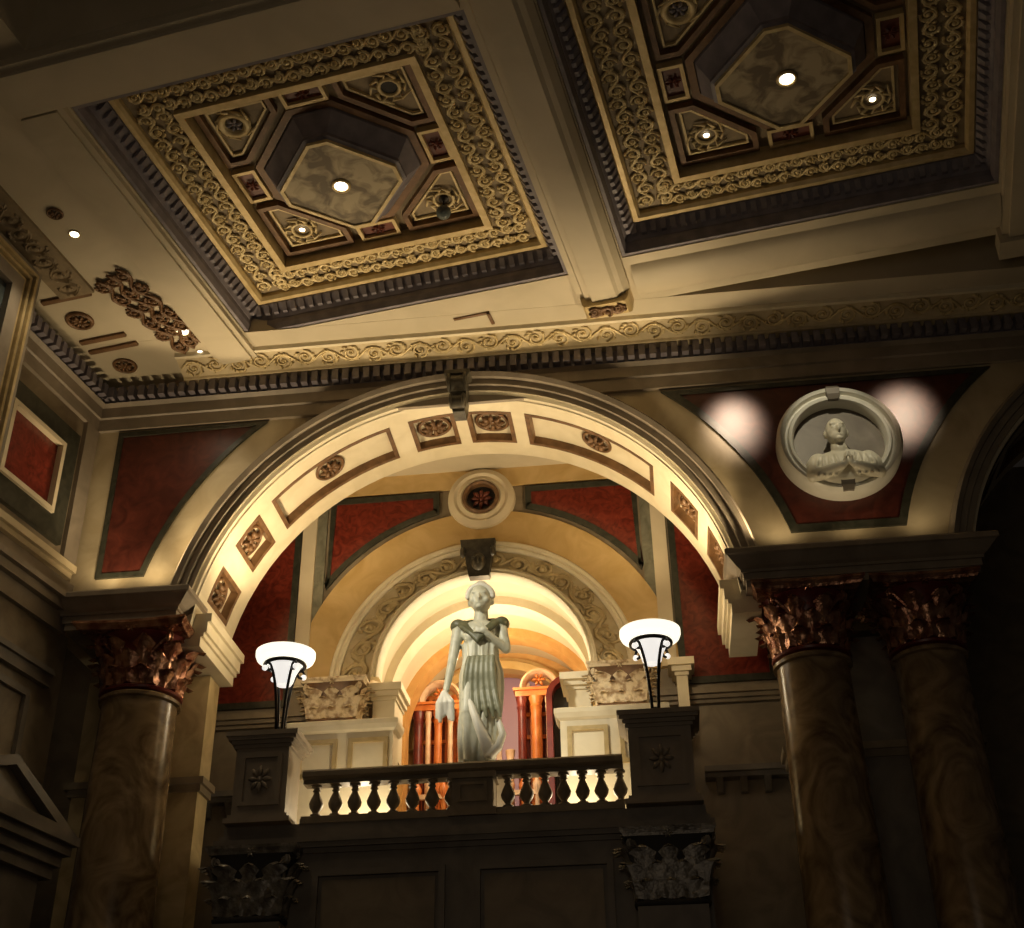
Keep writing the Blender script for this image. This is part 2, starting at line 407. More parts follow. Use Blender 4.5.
# ------------------------------------------------------------------ entablature blocks over the columns
def entab(x0, x1, lab):
    t = thing('entablature_block', lab, 'entablature', ((x0+x1)/2, 20.4, 10.95))
    m = MB()
    for z0, z1, d in ((10.95, 11.07, .02), (11.07, 11.19, .06), (11.19, 11.24, .1)): m.box(x0+.12-d, x1-.12+d, 19.82-d, 21.2, z0, z1)
    m.build('fascia', 'impost', t)
    m = MB(); prof = [(.10, 11.24), (.16, 11.28), (.24, 11.36), (.30, 11.42), (.34, 11.44), (.34, 11.52), (.30, 11.56)]
    m.loft([[(x0+.12-d, 19.82-d, z), (x1-.12+d, 19.82-d, z), (x1-.12+d, 20.5, z), (x0+.12-d, 20.5, z)] for d, z in prof])
    m.build('cymatium', 'impost', t)
entab(-10.15, -7.98, 'moulded stone block on the left column, under the arch springing')
entab(1.62, 5.60, 'long moulded stone block carried by the pair of right columns')

# ------------------------------------------------------------------ capitals and columns
def capital(t, cx, cy, z0, H, r, m, sq=0, mlab=None, hx=1., hy=1., n=10):
    """Corinthian capital as children of t"""
    cp = MB().lathe([(r*.98, 0), (r*1.08, .02*H), (r*1.10, .05*H), (r*1.02, .08*H), (r*.95, .1*H), (r*.96, .45*H), (r*1.08, .75*H), (r*1.28, .88*H)], cx, cy, 32, z0, sq=sq, hx=hx, hy=hy).build('capital', {'bronze': 'maroon', 'darkcap': 'dark', 'creamcap': 'bframe'}.get(m, m), t, 'auto', label=mlab)  # bell takes a darker material, painting in the shade between the leaves
    lv = MB()
    def loc(a, rr):
        k = rr
        if sq: k = rr/max(abs(cos(a)), abs(sin(a)))**sq
        return cx + k*cos(a)*hx, cy + k*sin(a)*hy
    for row, (zb, zt, n_, w0, off, out) in enumerate(((.08, .36, n, .30, 0, .24), (.10, .58, n, .27, .5, .30), (.30, .78, n, .24, 0, .38))):
        for i in range(n_):
            a = 2*PI*(i+off)/n_; rings = []
            for k in range(8):
                q = k/7
                rr = r*(.98 + .05*row) + 1.25*r*out*q**2.2 + (0 if k < 7 else r*.05)
                z = z0 + H*(zb + (zt-zb)*min(q*1.12, 1.0)) - (H*.05 if k == 7 else (H*.005 if k == 6 else 0))
                wid = .74*r*w0*(.75 + .5*sin(PI*min(q*.85+.1, 1)))*(1.25 if k % 2 else .78)*(1 if k < 6 else (.75 if k == 6 else .45))
                row_ = []
                for jj in (-1, -.5, 0, .5, 1):
                    aa = a + jj*wid/r*.95; x, y = loc(aa, rr + r*(.07*(1-abs(jj)) - .03*(jj*jj))); row_.append((x, y, z - H*.02*abs(jj)))
                x, y = loc(a, rr - r*.09); row_.append((x, y, z))
                rings.append(row_)
            lv.loft(rings)
    lv.build('acanthus_leaves', m, cp, 'auto')
    for i in range(4):
        vo = MB(); a = PI/4 + PI/2*i; ux, uy = cos(a), sin(a)
        k = r*(1.18 if not sq else 1.36)
        for sd in (-1, 1):
            tx, ty = -uy*sd, ux*sd; pts = []; rr = []
            for j in range(7):
                q = j/6; d = k*(.78 + .36*q); pts.append((cx + (ux*d + tx*r*.30*(1-q))*hx, cy + (uy*d + ty*r*.30*(1-q))*hy, z0 + H*(.52 + .30*q**.8))); rr.append(r*.06)
            c = (k*1.10, .80)
            for j in range(1, 13):
                b = PI/2 - 2*PI*1.3*j/12; q = r*.15*(1-.75*j/12)
                d = c[0] + q*cos(b); pts.append((cx + (ux*d + tx*r*.04)*hx, cy + (uy*d + ty*r*.04)*hy, z0 + H*c[1] + q*sin(b) - H*.01)); rr.append(r*.055)
            vo.tube(pts, rr, 6)
        vo.build('volute', m, cp, 'auto')
        a = PI/2*i; x, y = loc(a, r*1.25); fl = MB()
        rosette(fl, lambda A, B, h: (x + (-sin(a)*A + cos(a)*h)*hx, y + (cos(a)*A + sin(a)*h)*hy, z0 + H*.90 + B), r*.16, r*.1, 6)
        fl.build('fleuron', m, cp, 'auto')
    ab = MB(); h0 = r*1.5 if not sq else r*1.36
    def plan(d):
        o = []
        for i in range(4):
            for j in range(7):
                q = -1 + 2*(j+.0)/7; x_ = h0 + d - (.13*r*(1-q*q) if not sq else .05*r*(1-q*q)); y_ = q*(h0 + d)
                a = PI/2*i; o.append((cx + (x_*cos(a) - y_*sin(a))*hx, cy + (x_*sin(a) + y_*cos(a))*hy))
        return o
    ab.loft([[(x, y, z0 + H*z) for x, y in plan(d)] for d, z in ((-.06*r, .88), (-.02*r, .92), (0, .93), (.05*r, .96), (.05*r, 1.0))])
    ab.build('abacus', m, cp)
    return cp
def column(cx, cy, r, lab, zt=9.80, H=1.15):
    t = thing('column', lab, 'column', (cx, cy, 0), 'polished marble columns carrying the arches')
    prof = [(r*1.12, .62), (r*1.12, .7), (r*1.03, .75), (r, .85)] + [(r*(1 - .10*(k/10)**2), .85 + (zt-1.0)*k/10) for k in range(1, 11)]
    prof += [(r*.905, zt-.12), (r*.99, zt-.10), (r*1.0, zt-.05), (r*.96, zt-.02), (r*.9, zt)]
    MB().lathe(prof, cx, cy, 40).build('shaft', 'column', t, 'auto')
    b = MB().box(cx-r*1.4, cx+r*1.4, cy-r*1.4, cy+r*1.4, 0, .28); b.lathe([(r*1.38, .28), (r*1.42, .34), (r*1.38, .42), (r*1.2, .46), (r*1.18, .5), (r*1.26, .55), (r*1.12, .62)], cx, cy, 40)
    b.build('base', 'greyst', t, 'auto')
    capital(t, cx, cy, zt, H, r*.92, 'bronze', mlab='bronzed leafy capital')
column(-8.74, 20.42, .70, 'brown marble column with bronzed capital at the left end of the arch')
column(2.68, 20.42, .645, 'brown marble column below the roundel, nearer the arch, left of the right pair')
column(4.55, 20.42, .62, 'shadowed marble column at the far right, second of the right pair')

# piers behind the columns
for x0, x1, lab in ((-10.2, -7.92, 'tan stone pier behind the left column'), (2.25, 5.3, 'dark stone pier behind the pair of right columns')):
    t = thing('pier', lab, 'pier', ((x0+x1)/2, 21.6, 0))
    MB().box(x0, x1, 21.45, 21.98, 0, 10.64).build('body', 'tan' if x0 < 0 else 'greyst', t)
    m = MB()
    for z0, z1, d in ((8.5, 8.62, .06), (8.62, 8.74, .12)): m.box(x0-d, x1+d, 21.45-d, 21.98, z0, z1)
    m.build('string_course', 'brownst', t)

# ================================================================== BALCONY
t = thing('balcony', 'dark grey stone balcony front under the balustrade', 'balcony', (AX, 20.3, 0))
MB().box(-6.95, .72, 20.25, 22.98, 0, 7.12).build('body', 'greyst', t)
m = MB()
for z0, z1, d in ((7.02, 7.10, .04), (7.10, 7.18, .10), (7.18, 7.26, .13), (7.26, 7.34, .06), (7.34, 7.5, .01)): m.box(-6.95-d, .72+d, 20.25-d, 22.98, z0, z1)
m.build('string_course', 'greyst', t)
for x0, x1 in ((-5.45, -3.35), (-2.9, -.75)):
    f = MB(); o = [(x0, 5.0), (x1, 5.0), (x1, 6.75), (x0, 6.75)]; f.ring(o, inset(o, .1), 20.17, 20.26); f.build('panel_frame', 'greyst', t)
    f = MB(); q = inset(o, .16); f.prism(q, 20.22, 20.26); f.build('panel', 'brownst', t)

BW, BE, BY = -5.72, -.52, 20.42
t = thing('balustrade', 'brown marble balustrade with dark rail between the two lamp pedestals', 'balustrade', (AX, BY, 7.5))
m = MB()
m.loft([[(x, BY+y, z) for y, z in ((-.17, 8.22), (-.22, 8.26), (-.22, 8.34), (-.18, 8.38), (.18, 8.38), (.22, 8.34), (.22, 8.26), (.17, 8.22))] for x in (BW, BE)])
m.box(BW, BE, BY-.13, BY+.13, 8.16, 8.22)
m.build('top_rail', 'brownst', t)
m = MB(); m.box(BW, BE, BY-.2, BY+.2, 7.5, 7.58); m.box(BW, BE, BY-.15, BY+.15, 7.58, 7.63); m.build('base_rail', 'brownst', t)
m = MB(); CX0 = -2.93
m.box(CX0-.33, CX0+.33, BY-.2, BY+.2, 7.55, 8.16); m.box(CX0-.38, CX0+.38, BY-.24, BY+.24, 7.5, 7.62); m.box(CX0-.38, CX0+.38, BY-.24, BY+.24, 8.10, 8.20)
m.build('centre_pedestal', 'brownst', t)
m = MB(); o = [(CX0-.24, 7.72), (CX0+.24, 7.72), (CX0+.24, 8.04), (CX0-.24, 8.04)]; m.ring(o, inset(o, .05), BY-.225, BY-.19); m.build('panel_frame', 'brownst', t)
bpro = [(.085, 0), (.085, .05), (.05, .07), (.045, .09), (.10, .17), (.112, .23), (.085, .31), (.05, .39), (.042, .42), (.062, .435), (.062, .45), (.045, .465), (.055, .49), (.085, .5), (.085, .535)]
bx = [BW + .20 + .318*i for i in range(8)] + [CX0 + .38 + .17 + .30*i for i in range(7)]
for x in bx:
    MB().lathe([(r*1.05, z) for r, z in bpro], x, BY, 16, 7.63).build('baluster', 'brownst', t, 'auto')

def lamp_pedestal(x0, x1, lab):
    cx = (x0+x1)/2
    t = thing('pedestal', lab, 'pedestal', (cx, 20.6, 7.5))
    m = MB(); m.box(x0+.1, x1-.1, 20.08, 20.82, 7.62, 8.80); m.build('dado', 'impost', t)
    m = MB(); m.box(x0, x1, 20.0, 20.90, 7.5, 7.58); m.box(x0+.05, x1-.05, 20.04, 20.86, 7.58, 7.64); m.build('plinth', 'impost', t)
    m = MB()
    for z0, z1, d in ((8.74, 8.80, -.06), (8.80, 8.86, -.02), (8.86, 8.92, .03), (8.92, 9.0, .06)): m.box(x0-d, x1+d, 20.0-d, 20.88+d, z0, z1)
    m.build('cap', 'impost', t)
    o = [(x0+.2, 7.78), (x1-.2, 7.78), (x1-.2, 8.64), (x0+.2, 8.64)]
    m = MB(); m.ring(o, inset(o, .07), 20.04, 20.09); m.build('panel_frame', 'impost', t)
    m = MB(); rosette(m, lambda a, b, h: (cx + a, 20.08 - h, 8.21 + b*1.2), .2, .05, 8); m.build('rosette', 'impost', t, True)
lamp_pedestal(-6.92, -5.84, 'grey stone pedestal under the left bowl lamp')
lamp_pedestal(-.50, .70, 'grey stone pedestal under the right bowl lamp')

def pilaster(cx, cy, hw_, lab, zt, H, m_sh, m_cap, z_base=0., hy=.6, grp=None, clab='carved leafy capital'):
    t = thing('pilaster', lab, 'pilaster', (cx, cy, z_base), grp)
    m = MB(); m.box(cx-hw_, cx+hw_, cy-hw_*hy, cy+hw_*hy, z_base+.25, zt); m.box(cx-hw_*1.15, cx+hw_*1.15, cy-hw_*hy*1.15, cy+hw_*hy*1.15, z_base, z_base+.25)
    m.build('shaft', m_sh, t)
    capital(t, cx, cy, zt, H, hw_*1.0, m_cap, sq=.85, hy=hy, n=12, mlab=clab)
pilaster(-6.34, 20.03, .52, 'dark pilaster under the left lamp pedestal', 5.92, 1.16, 'greyst', 'darkcap', hy=.38, grp='pilasters on the balcony front')
pilaster(.11, 20.03, .52, 'dark pilaster under the right lamp pedestal', 5.92, 1.16, 'greyst', 'darkcap', hy=.38, grp='pilasters on the balcony front')

# ------------------------------------------------------------------ bowl lamps
def torchere(cx, cy, lab):
    z0 = 9.0
    t = thing('bowl_lamp', lab, 'lamp', (cx, cy, z0), 'bowl lamps on the balcony pedestals')
    MB().lathe([(.20, 0), (.20, .04), (.15, .06), (.12, .12), (.06, .15), (.04, .2)], cx, cy, 20, z0).build('base', 'iron', t, 'auto')
    for k in range(4):
        a = PI/4 + PI/2*k; m = MB(); pts = []; rr = []
        for j in range(13):
            q = j/12; d = .07 + .08*q + .10*q**4; pts.append((cx + d*cos(a), cy + d*sin(a), z0 + .12 + 1.12*q)); rr.append(.026)
        c = (.32, z0 + 1.24)
        for j in range(1, 9):
            b = PI - 2*PI*.95*j/8; d = c[0] + .07*cos(b); pts.append((cx + d*cos(a), cy + d*sin(a), c[1] + .07*sin(b))); rr.append(.024)
        m.tube(pts, rr, 8)
        lg = m.build('leg', 'iron', t, True)
        MB().ell((cx + .38*cos(a), cy + .38*sin(a), z0 + 1.20), (.05,)*3).build('knob', 'cup', lg, True, label='small white glass ball')
    ringtube(MB(), lambda a, b, h: (cx + a, cy + b, z0 + 1.33 + h), .34, .036).build('ring', 'iron', t, True)
    MB().lathe([(.03, .95), (.13, .97), (.16, 1.02), (.20, 1.16), (.26, 1.28), (.29, 1.33), (.25, 1.33), (.16, 1.16), (.05, 1.0)], cx, cy, 28, z0).build('glass_cup', 'cup', t, 'auto', label='white glass cup below the bowl')
    MB().lathe([(.27, 1.37), (.42, 1.385), (.49, 1.42), (.515, 1.48), (.515, 1.56), (.475, 1.56), (.45, 1.48), (.36, 1.42), (.24, 1.40)], cx, cy, 36, z0).build('bowl', 'bowl', t, 'auto', label='glowing shallow glass bowl')
torchere(-6.24, 20.46, 'lit glass bowl lamp on black legs on the left pedestal')
torchere(.07, 20.46, 'lit glass bowl lamp on black legs on the right pedestal')

# ================================================================== STATUE
def figure(parts, name, m, parent, voxel, smooth_it=3, label=None):
    b = MB()
    parts(b)
    o = b.build(name, m, parent, True, label)
    r = o.modifiers.new('blend', 'REMESH'); r.mode = 'VOXEL'; r.voxel_size = voxel; r.use_smooth_shade = True
    s = o.modifiers.new('soften', 'SMOOTH'); s.iterations = smooth_it; s.factor = .5
    return o
SX, SY, SZ = -2.966, 21.25, 8.574
sc = .0191
def sp(px, py, d=0): return (SX + (px-477)*sc, SY + d, SZ + (757-py)*sc)     # statue's own grid
t = thing('statue', 'tall robed marble statue standing behind the middle of the balustrade', 'statue', (SX, SY, 7.5))
m = MB(); m.lathe([(.56, 7.5), (.56, 7.7), (.48, 7.75), (.48, SZ-.2), (.54, SZ-.14), (.54, SZ-.04), (.46, SZ)], SX, SY, 8); m.build('plinth', 'brownst', t)
def body(b):
    hx, hy, hz = sp(479, 593); k_ = 1.12
    def he(dx, dy, dz, r): b.ell((hx+dx*k_, hy+dy*k_, hz+dz*k_), tuple(q*k_ for q in r))
    he(0, -.02, .02, (.185, .22, .25)); he(0, -.10, -.10, (.13, .13, .13))                 # skull, jaw
    he(0, -.235, -.035, (.03, .05, .075)); he(0, -.205, -.125, (.058, .035, .02)); he(0, -.19, -.19, (.05, .05, .035))   # nose, mouth, chin
    for s in (-1, 1):
        he(s*.07, -.20, .005, (.034, .02, .02)); he(s*.07, -.215, .05, (.06, .03, .018)); he(s*.11, -.165, -.06, (.05, .05, .06)); he(s*.185, .02, -.02, (.03, .05, .07))
    b.cap(sp(479.5, 604, .02), sp(478.5, 618, .03), .125, .15)
    b.ell(sp(478, 626, 0), (.36, .20, .24)); b.ell(sp(478, 640, 0), (.31, .19, .26)); b.ell(sp(478, 654, 0), (.27, .18, .22))
    for s in (-1, 1):
        b.ell(sp(478+s*8, 633, -.15), (.125, .10, .12)); b.ell(sp(478+s*18.5, 620, 0), (.14, .14, .13))
    # right arm (image left): hangs, slightly bent
    b.cap(sp(458, 620, 0), sp(453.5, 648, -.03), .115, .095); b.cap(sp(453.5, 648, -.03), sp(448, 684, -.14), .09, .06)
    hp = Vector(sp(447.5, 690, -.16)); b.ell(hp, (.055, .075, .10))
    for k, (dx, L_) in enumerate(((-.045, .11), (-.015, .13), (.015, .125), (.042, .10))):
        q = hp + Vector((dx, -.02, -.07)); b.cap(q, q + Vector((dx*.2, -.03, -L_*.6)), .024, .022, 6); b.cap(q + Vector((dx*.2, -.03, -L_*.6)), q + Vector((0, .02, -L_)), .022, .018, 6)
    b.cap(hp + Vector((.05, -.04, 0)), hp + Vector((.085, -.08, -.08)), .026, .02, 6)
    # left arm: elbow out, forearm raised across the breast
    b.cap(sp(498, 620, 0), sp(503, 645, -.05), .11, .09); b.cap(sp(503, 645, -.05), sp(487, 634, -.30), .085, .06)
    hp = Vector(sp(484, 631, -.34)); b.ell(hp, (.085, .05, .07))
    for k in range(4):
        q = hp + Vector((-.07, -.02, .045 - .03*k)); b.cap(q, q + Vector((-.06, .0, .02)), .022, .02, 6); b.cap(q + Vector((-.06, 0, .02)), q + Vector((-.11, .05, .02)), .02, .016, 6)
    b.cap(hp + Vector((-.01, 0, .06)), hp + Vector((-.03, .0, .13)), .025, .02, 6)
    # robe: folded loft from waist to hem, weight on one leg
    rings = []
    for k in range(22):
        q = k/21; z = 638 + (760-638)*q; cxp = 478 + 3*sin(q*PI*.9) - 4*q; w = .325 - .05*max(0, 1-abs(q-.12)*9) + .085*sin(min(q*2.6, 1)*PI/2) - .10*q - .08*max(0, q-.45); d_ = .22 + .08*q
        R = []
        for j in range(56):
            a = 2*PI*j/56; fold = .035*min(1, q*3+.2)*sin(9*a + 2.2*q*sin(a) + .6) + .018*sin(17*a + 4*q)
            x, y, zz = sp(cxp, z); R.append((x + (w+fold)*cos(a), y + (d_+fold)*sin(a), zz))
        rings.append(R)
    b.loft(rings)
    b.cap(sp(470, 668, -.16), sp(468, 708, -.26), .17, .12); b.cap(sp(468, 708, -.26), sp(470, 752, -.2), .11, .07)     # forward leg under the cloth
    b.ell(sp(468, 757, -.33), (.085, .20, .055)); b.ell(sp(488, 757, -.28), (.085, .20, .055))
    # long falling folds
    for (x0, x1, dd) in ((464, 463, -.22), (468, 469, -.30), (484, 483, -.28), (490, 488, -.20)):
        b.tube([sp(x0 + (x1-x0)*k/8 + 1.2*sin(k*.9), 662 + 94*k/8, dd + .04*k/8) for k in range(9)], [.03+.006*k for k in range(9)], 8)
figure(body, 'body', 'statue', t, .016, 4)
def hair(b):
    hx, hy, hz = sp(479, 593)
    b.ell((hx, hy+.07, hz+.10), (.235, .22, .23)); b.ell((hx, hy+.22, hz+.02), (.12, .12, .13)); b.ell((hx+.01, hy-.01, hz+.29), (.12, .13, .09))
    for k in range(14):
        a = PI*(k/13); b.ell((hx + .225*cos(a), hy - .07 - .08*sin(a), hz + .05 + .19*sin(a)), (.055, .06, .055))
figure(hair, 'hair', 'white', t, .016, 2)
def mantle(b):
    # dark cloth over the shoulders and breast, then down the flank
    for k in range(6):
        q = k/5
        b.tube([sp(458 + q*6, 616, -.04 - .06*q), sp(463 + q*5, 624 + q*1, -.20), sp(471 + q*4, 632 + q*2, -.285 + .012*(k % 2)), sp(478 + q*1, 641 - q*7, -.29 + .012*(k % 2)), sp(486 - q*3, 632 - q*2, -.285 + .012*(k % 2)), sp(493 - q*4, 624, -.20), sp(498 - q*6, 616, -.04 - .06*q)], [.04, .05, .045, .05, .045, .05, .04], 8)
    for s in (457.5, 498.5): b.ell(sp(s, 618, .02), (.15, .17, .13))
    b.tube([sp(459, 616, .1), sp(470, 612, .20), sp(490, 612, .20), sp(498, 616, .1)], .09, 8)
figure(mantle, 'mantle', 'drape', t, .018, 3)
def apron(b):
    for k in range(6):
        x = 471 + k*4.2; b.tube([sp(x + (k-2)*.3*j - 2*sin(j*.5), 656 + 8.5*j, -.30 - .02*sin(j*1.3)) for j in range(8)], [.05, .06, .065, .065, .06, .055, .05, .03], 8)
figure(apron, 'waist_cloth', 'olive', t, .018, 3)
def swirl(b):
    for k in range(5):
        pts = [sp(468 + k*1.5 + 24*q - 6*q*q, 692 + 5*k + 60*q - 5*k*q, -.27 + .015*k - .10*sin(q*PI)) for q in [j/10 for j in range(11)]]
        b.tube(pts, [.05 + .025*sin(PI*j/10) for j in range(11)], 8)
    b.tube([sp(488, 752, -.30), sp(496, 743, -.28), sp(500, 730, -.22), sp(496, 716, -.18)], [.07, .08, .07, .05], 8)
figure(swirl, 'swirling_hem', 'white', t, .018, 2)
def cloth(b):
    for k in range(6):
        x = 442 + k*2.4; b.tube([sp(446.5, 686, -.2), sp(x, 698, -.22 - .04*(k % 2)), sp(x - 1.5 + k*.5, 712 + 4*sin(k*1.7), -.2)], [.04, .06, .035], 8)
figure(cloth, 'hand_cloth', 'white', t, .018, 2, 'white cloth hanging from the lowered hand')

# ================================================================== BACK WALL DECORATION
YF = 22.98
t = thing('arch', 'inner gilded archway in the back wall behind the statue', 'arch', (FX, 23, FZ))
Zc = 10.78
MB().arc([(2.95, 23.0), (2.95, 22.93), (3.72, 22.93), (3.74, 22.96), (3.74, 23.0)], FX, Zc, 2, 178, 72).build('plaster_band', 'ochre', t, 'auto')
MB().arc([(2.78, 23.0), (2.78, 22.86), (2.83, 22.83), (2.88, 22.86), (2.90, 22.82), (2.96, 22.82), (2.99, 22.86), (2.99, 23.0)], FX, Zc, 0, 180, 72).build('archivolt', 'ivory', t, 'auto')
m = MB(); rings = []
for i in range(73):
    a = rad(180*i/72); rings.append([(FX + r*cos(a), y, z + r*sin(a)) for r, y, z in ((2.80, 22.92, Zc), (2.14, 23.0, Zc+.26), (2.14, 23.06, Zc+.26), (2.80, 23.06, Zc))])
m.loft(rings); m.build('scroll_band', 'paleground', t, 'auto')
m = MB()
def fnb(s, tt, h):
    a = PI - s/2.5; q = tt/.52; r = 2.76 - .60*q; return (FX + r*cos(a), 22.92 + .08*q - h, Zc + .26*q + r*sin(a))
scroll(m, fnb, 2.5*PI, .52, .03, .04, 5)
for k in range(23):                                         # leaf clusters between the scrolls
    s = 2.5*PI*(k+.5)/23; m.ell(fnb(s, .26, .01), (.12, .035, .12), nu=8, nv=5)
m.build('scroll_ornament', 'tan', t, True, label='brown carved scrollwork')
MB().arc([(2.02, 23.25), (2.02, 22.95), (2.06, 22.90), (2.10, 22.94), (2.13, 22.88), (2.18, 22.92), (2.18, 23.05)], FX, Zc+.26, 0, 180, 60).build('inner_moulding', 'ivory', t, 'auto')
m = MB()                                                    # console keystone with mask
m.loft([[(-3.18-w, 23.0, z), (-3.18+w, 23.0, z), (-3.18+w, y, z), (-3.18-w, y, z)] for z, w, y in ((12.98, .20, 22.80), (13.2, .24, 22.76), (13.48, .28, 22.70), (13.54, .33, 22.66), (13.72, .35, 22.64))])
for s in (-1, 1):
    m.tube([(-3.18+s*.3, 22.66 + .11*(1-k/14)*cos(k*.6), 13.42 + .12*(1-k/14)*sin(k*.6)) for k in range(14)], .045, 6)
    m.ell((-3.18+s*.07, 22.64, 13.31), (.05, .05, .04))
m.ell((-3.18, 22.72, 13.26), (.15, .11, .19)); m.ell((-3.18, 22.62, 13.24), (.03, .05, .07))
m.build('keystone', 'patina', t, 'auto', label='dark carved keystone with a mask')

Lp = [(-6.28, 12.96)] + [(FX - 3.84*cos(rad(a)), Zc + 3.84*sin(rad(a))) for a in range(36, 77, 4)] + [(-4.02, 14.5), (-4.02, 15.02), (-6.28, 15.02)]
Lp = [p for p in Lp if not (p[0] > -4.05 and p[1] < 14.49)]
panel(Lp, YF, 'mottled red spandrel left of the gold roundel on the back wall', 'redvein', 'green', .12)
panel([(2*FX - x - .02, z) for x, z in Lp][::-1], YF, 'mottled red spandrel right of the gold roundel on the back wall', 'redvein', 'green', .12)
for s, nm in ((-1, 'left'), (1, 'right')):
    X = lambda d: FX - .02 + s*d
    a, b = sorted((X(3.40), X(3.68)))
    solo(MB().box(a, b, YF-.10, YF, 10.9, 15.4), 'pilaster_strip', 'plaster', f'narrow cream strip between the {nm} spandrel and the {nm} tall red panel', 'pilaster', ((a+b)/2, YF, 10.9))
    a, b = sorted((X(3.20), X(3.40)))
    solo(MB().box(a, b, YF-.04, YF, 12.0, 15.15), 'marble_strip', 'greygreen', f'thin grey green marble strip beside the {nm} spandrel on the back wall', 'marble strip', ((a+b)/2, YF, 12))
    a, b = sorted((X(3.72), X(5.5)))
    panel([(a, 10.55), (b, 10.55), (b, 15.0), (a, 15.0)], YF, f'tall dark red panel on the back wall beyond the {nm} lamp', 'redvein', 'green', .13, 'wall_panel')
    a, b = sorted((X(2.2), X(6.4)))
    m = MB()
    for z0, z1, d in ((10.15, 10.22, .06), (10.22, 10.3, .12), (10.3, 10.42, .18)): m.box(a, b, YF-d, YF, z0, z1)
    solo(m, 'moulding', 'brownst', f'dark moulding below the tall red panel, {nm} of the inner arch', 'moulding', ((a+b)/2, YF, 10.15))
    a, b = sorted((X(4.0), X(6.6)))
    t = thing('ledge', f'bracketed stone ledge low on the back wall, {nm} of the balcony', 'ledge', ((a+b)/2, YF, 8.5))
    m = MB(); m.box(a, b, YF-.35, YF, 8.78, 8.88); m.box(a, b, YF-.25, YF, 8.70, 8.78); m.build('shelf', 'greyst', t)
    for k in range(6):
        x = a + .25 + k*(b-a-.5)/5; m = MB(); m.prism([(YF-.24, 8.7), (YF, 8.7), (YF, 8.45), (YF-.06, 8.48), (YF-.12, 8.56)], x-.06, x+.06, 'x'); m.build('bracket', 'greyst', t)
solo(MB().box(-7.4, 1.2, YF-.03, YF+.015, 15.08, 15.5), 'plaster_band', 'ochre', 'ochre plaster band along the top of the back wall above the small roundel', 'wall band', (FX, YF, 15.08))
# roundel
RX, RZ = -3.14, 14.78
t = thing('roundel', 'small gold roundel with a dark boss at the crown of the inner arch', 'roundel', (RX, YF, RZ))
fr = lambda a, b, h: (RX + a, YF - h, RZ + b)
m = MB(); m.arc([(.36, 22.98), (.36, 22.84), (.42, 22.80), (.50, 22.84), (.56, 22.80), (.68, 22.86), (.70, 22.98)], RX, RZ, 0, 360, 40, True); m.build('frame', 'plaster', t, 'auto')
m = MB(); m.arc([(.30, 22.98), (.30, 22.80), (.34, 22.77), (.38, 22.80), (.38, 22.98)], RX, RZ, 0, 360, 40, True); m.build('inner_ring', 'bframe', t, 'auto')
m = MB(); m.prism([(RX + .31*cos(2*PI*k/28), RZ + .31*sin(2*PI*k/28)) for k in range(28)], 22.93, 22.98); m.build('ground', 'dark', t)
m = MB(); rosette(m, fr, .24, .10); m.build('boss', 'redblk', t, True)

pilaster(-5.90, 22.72, .46, 'cream pilaster with carved capital left of the inner archway', 10.02, .86, 'creamcap', 'creamcap', 7.5, .55, 'cream pilasters beside the inner archway')
pilaster(-.52, 22.72, .44, 'cream pilaster with carved capital behind the right lamp', 10.02, .86, 'creamcap', 'creamcap', 7.5, .55, 'cream pilasters beside the inner archway')
for x0, x1, y, lab in ((-5.30, -4.72, 23.12, 'pale block just right of the left carved capital'), (-1.60, -1.02, 23.12, 'pale block just left of the right carved capital'), (.42, .78, 22.72, 'pale narrow block right of the right lamp stem')):
    t = thing('impost_block', lab, 'impost', ((x0+x1)/2, y, 9.9), 'pale blocks beside the carved capitals')
    m = MB(); m.box(x0+.08, x1-.08, y-.2, y+.6, 9.5, 10.55); m.build('shaft', 'ivory', t)
    m = MB()
    for z0, z1, d in ((10.55, 10.62, .03), (10.62, 10.72, .08), (10.72, 10.86, .14)): m.box(x0+.08-d, x1-.08+d, y-.2-d, y+.6, z0, z1)
    m.build('cap', 'ivory', t)
for s, lab in ((-1, 'cream panelled block behind the balustrade, left of the statue'), (1, 'cream panelled block behind the balustrade, right of the statue')):
    a, b = sorted((FX + s*1.50, FX + s*3.34))
    t = thing('pedestal', lab, 'pedestal', ((a+b)/2, 22.3, 7.5), 'cream blocks behind the balustrade')
    m = MB(); m.loft([[(a-d, 22.0-d, z), (b+d, 22.0-d, z), (b+d, 22.5, z), (a-d, 22.5, z)] for d, z in ((.0, 7.5), (0, 9.2), (0, 9.62), (.06, 9.66), (.10, 9.74), (.10, 9.82), (.02, 9.86))])
    m.build('block', 'ivory', t)
    for q in (0, 1):
        xa = a + .12 + q*(b-a)/2; xb = xa + (b-a)/2 - .2; o = [(xa, 8.8), (xb, 8.8), (xb, 9.5), (xa, 9.5)]
        m = MB(); m.ring(o, inset(o, .08), 21.95, 22.01); m.build('panel_frame', 'gold', t)

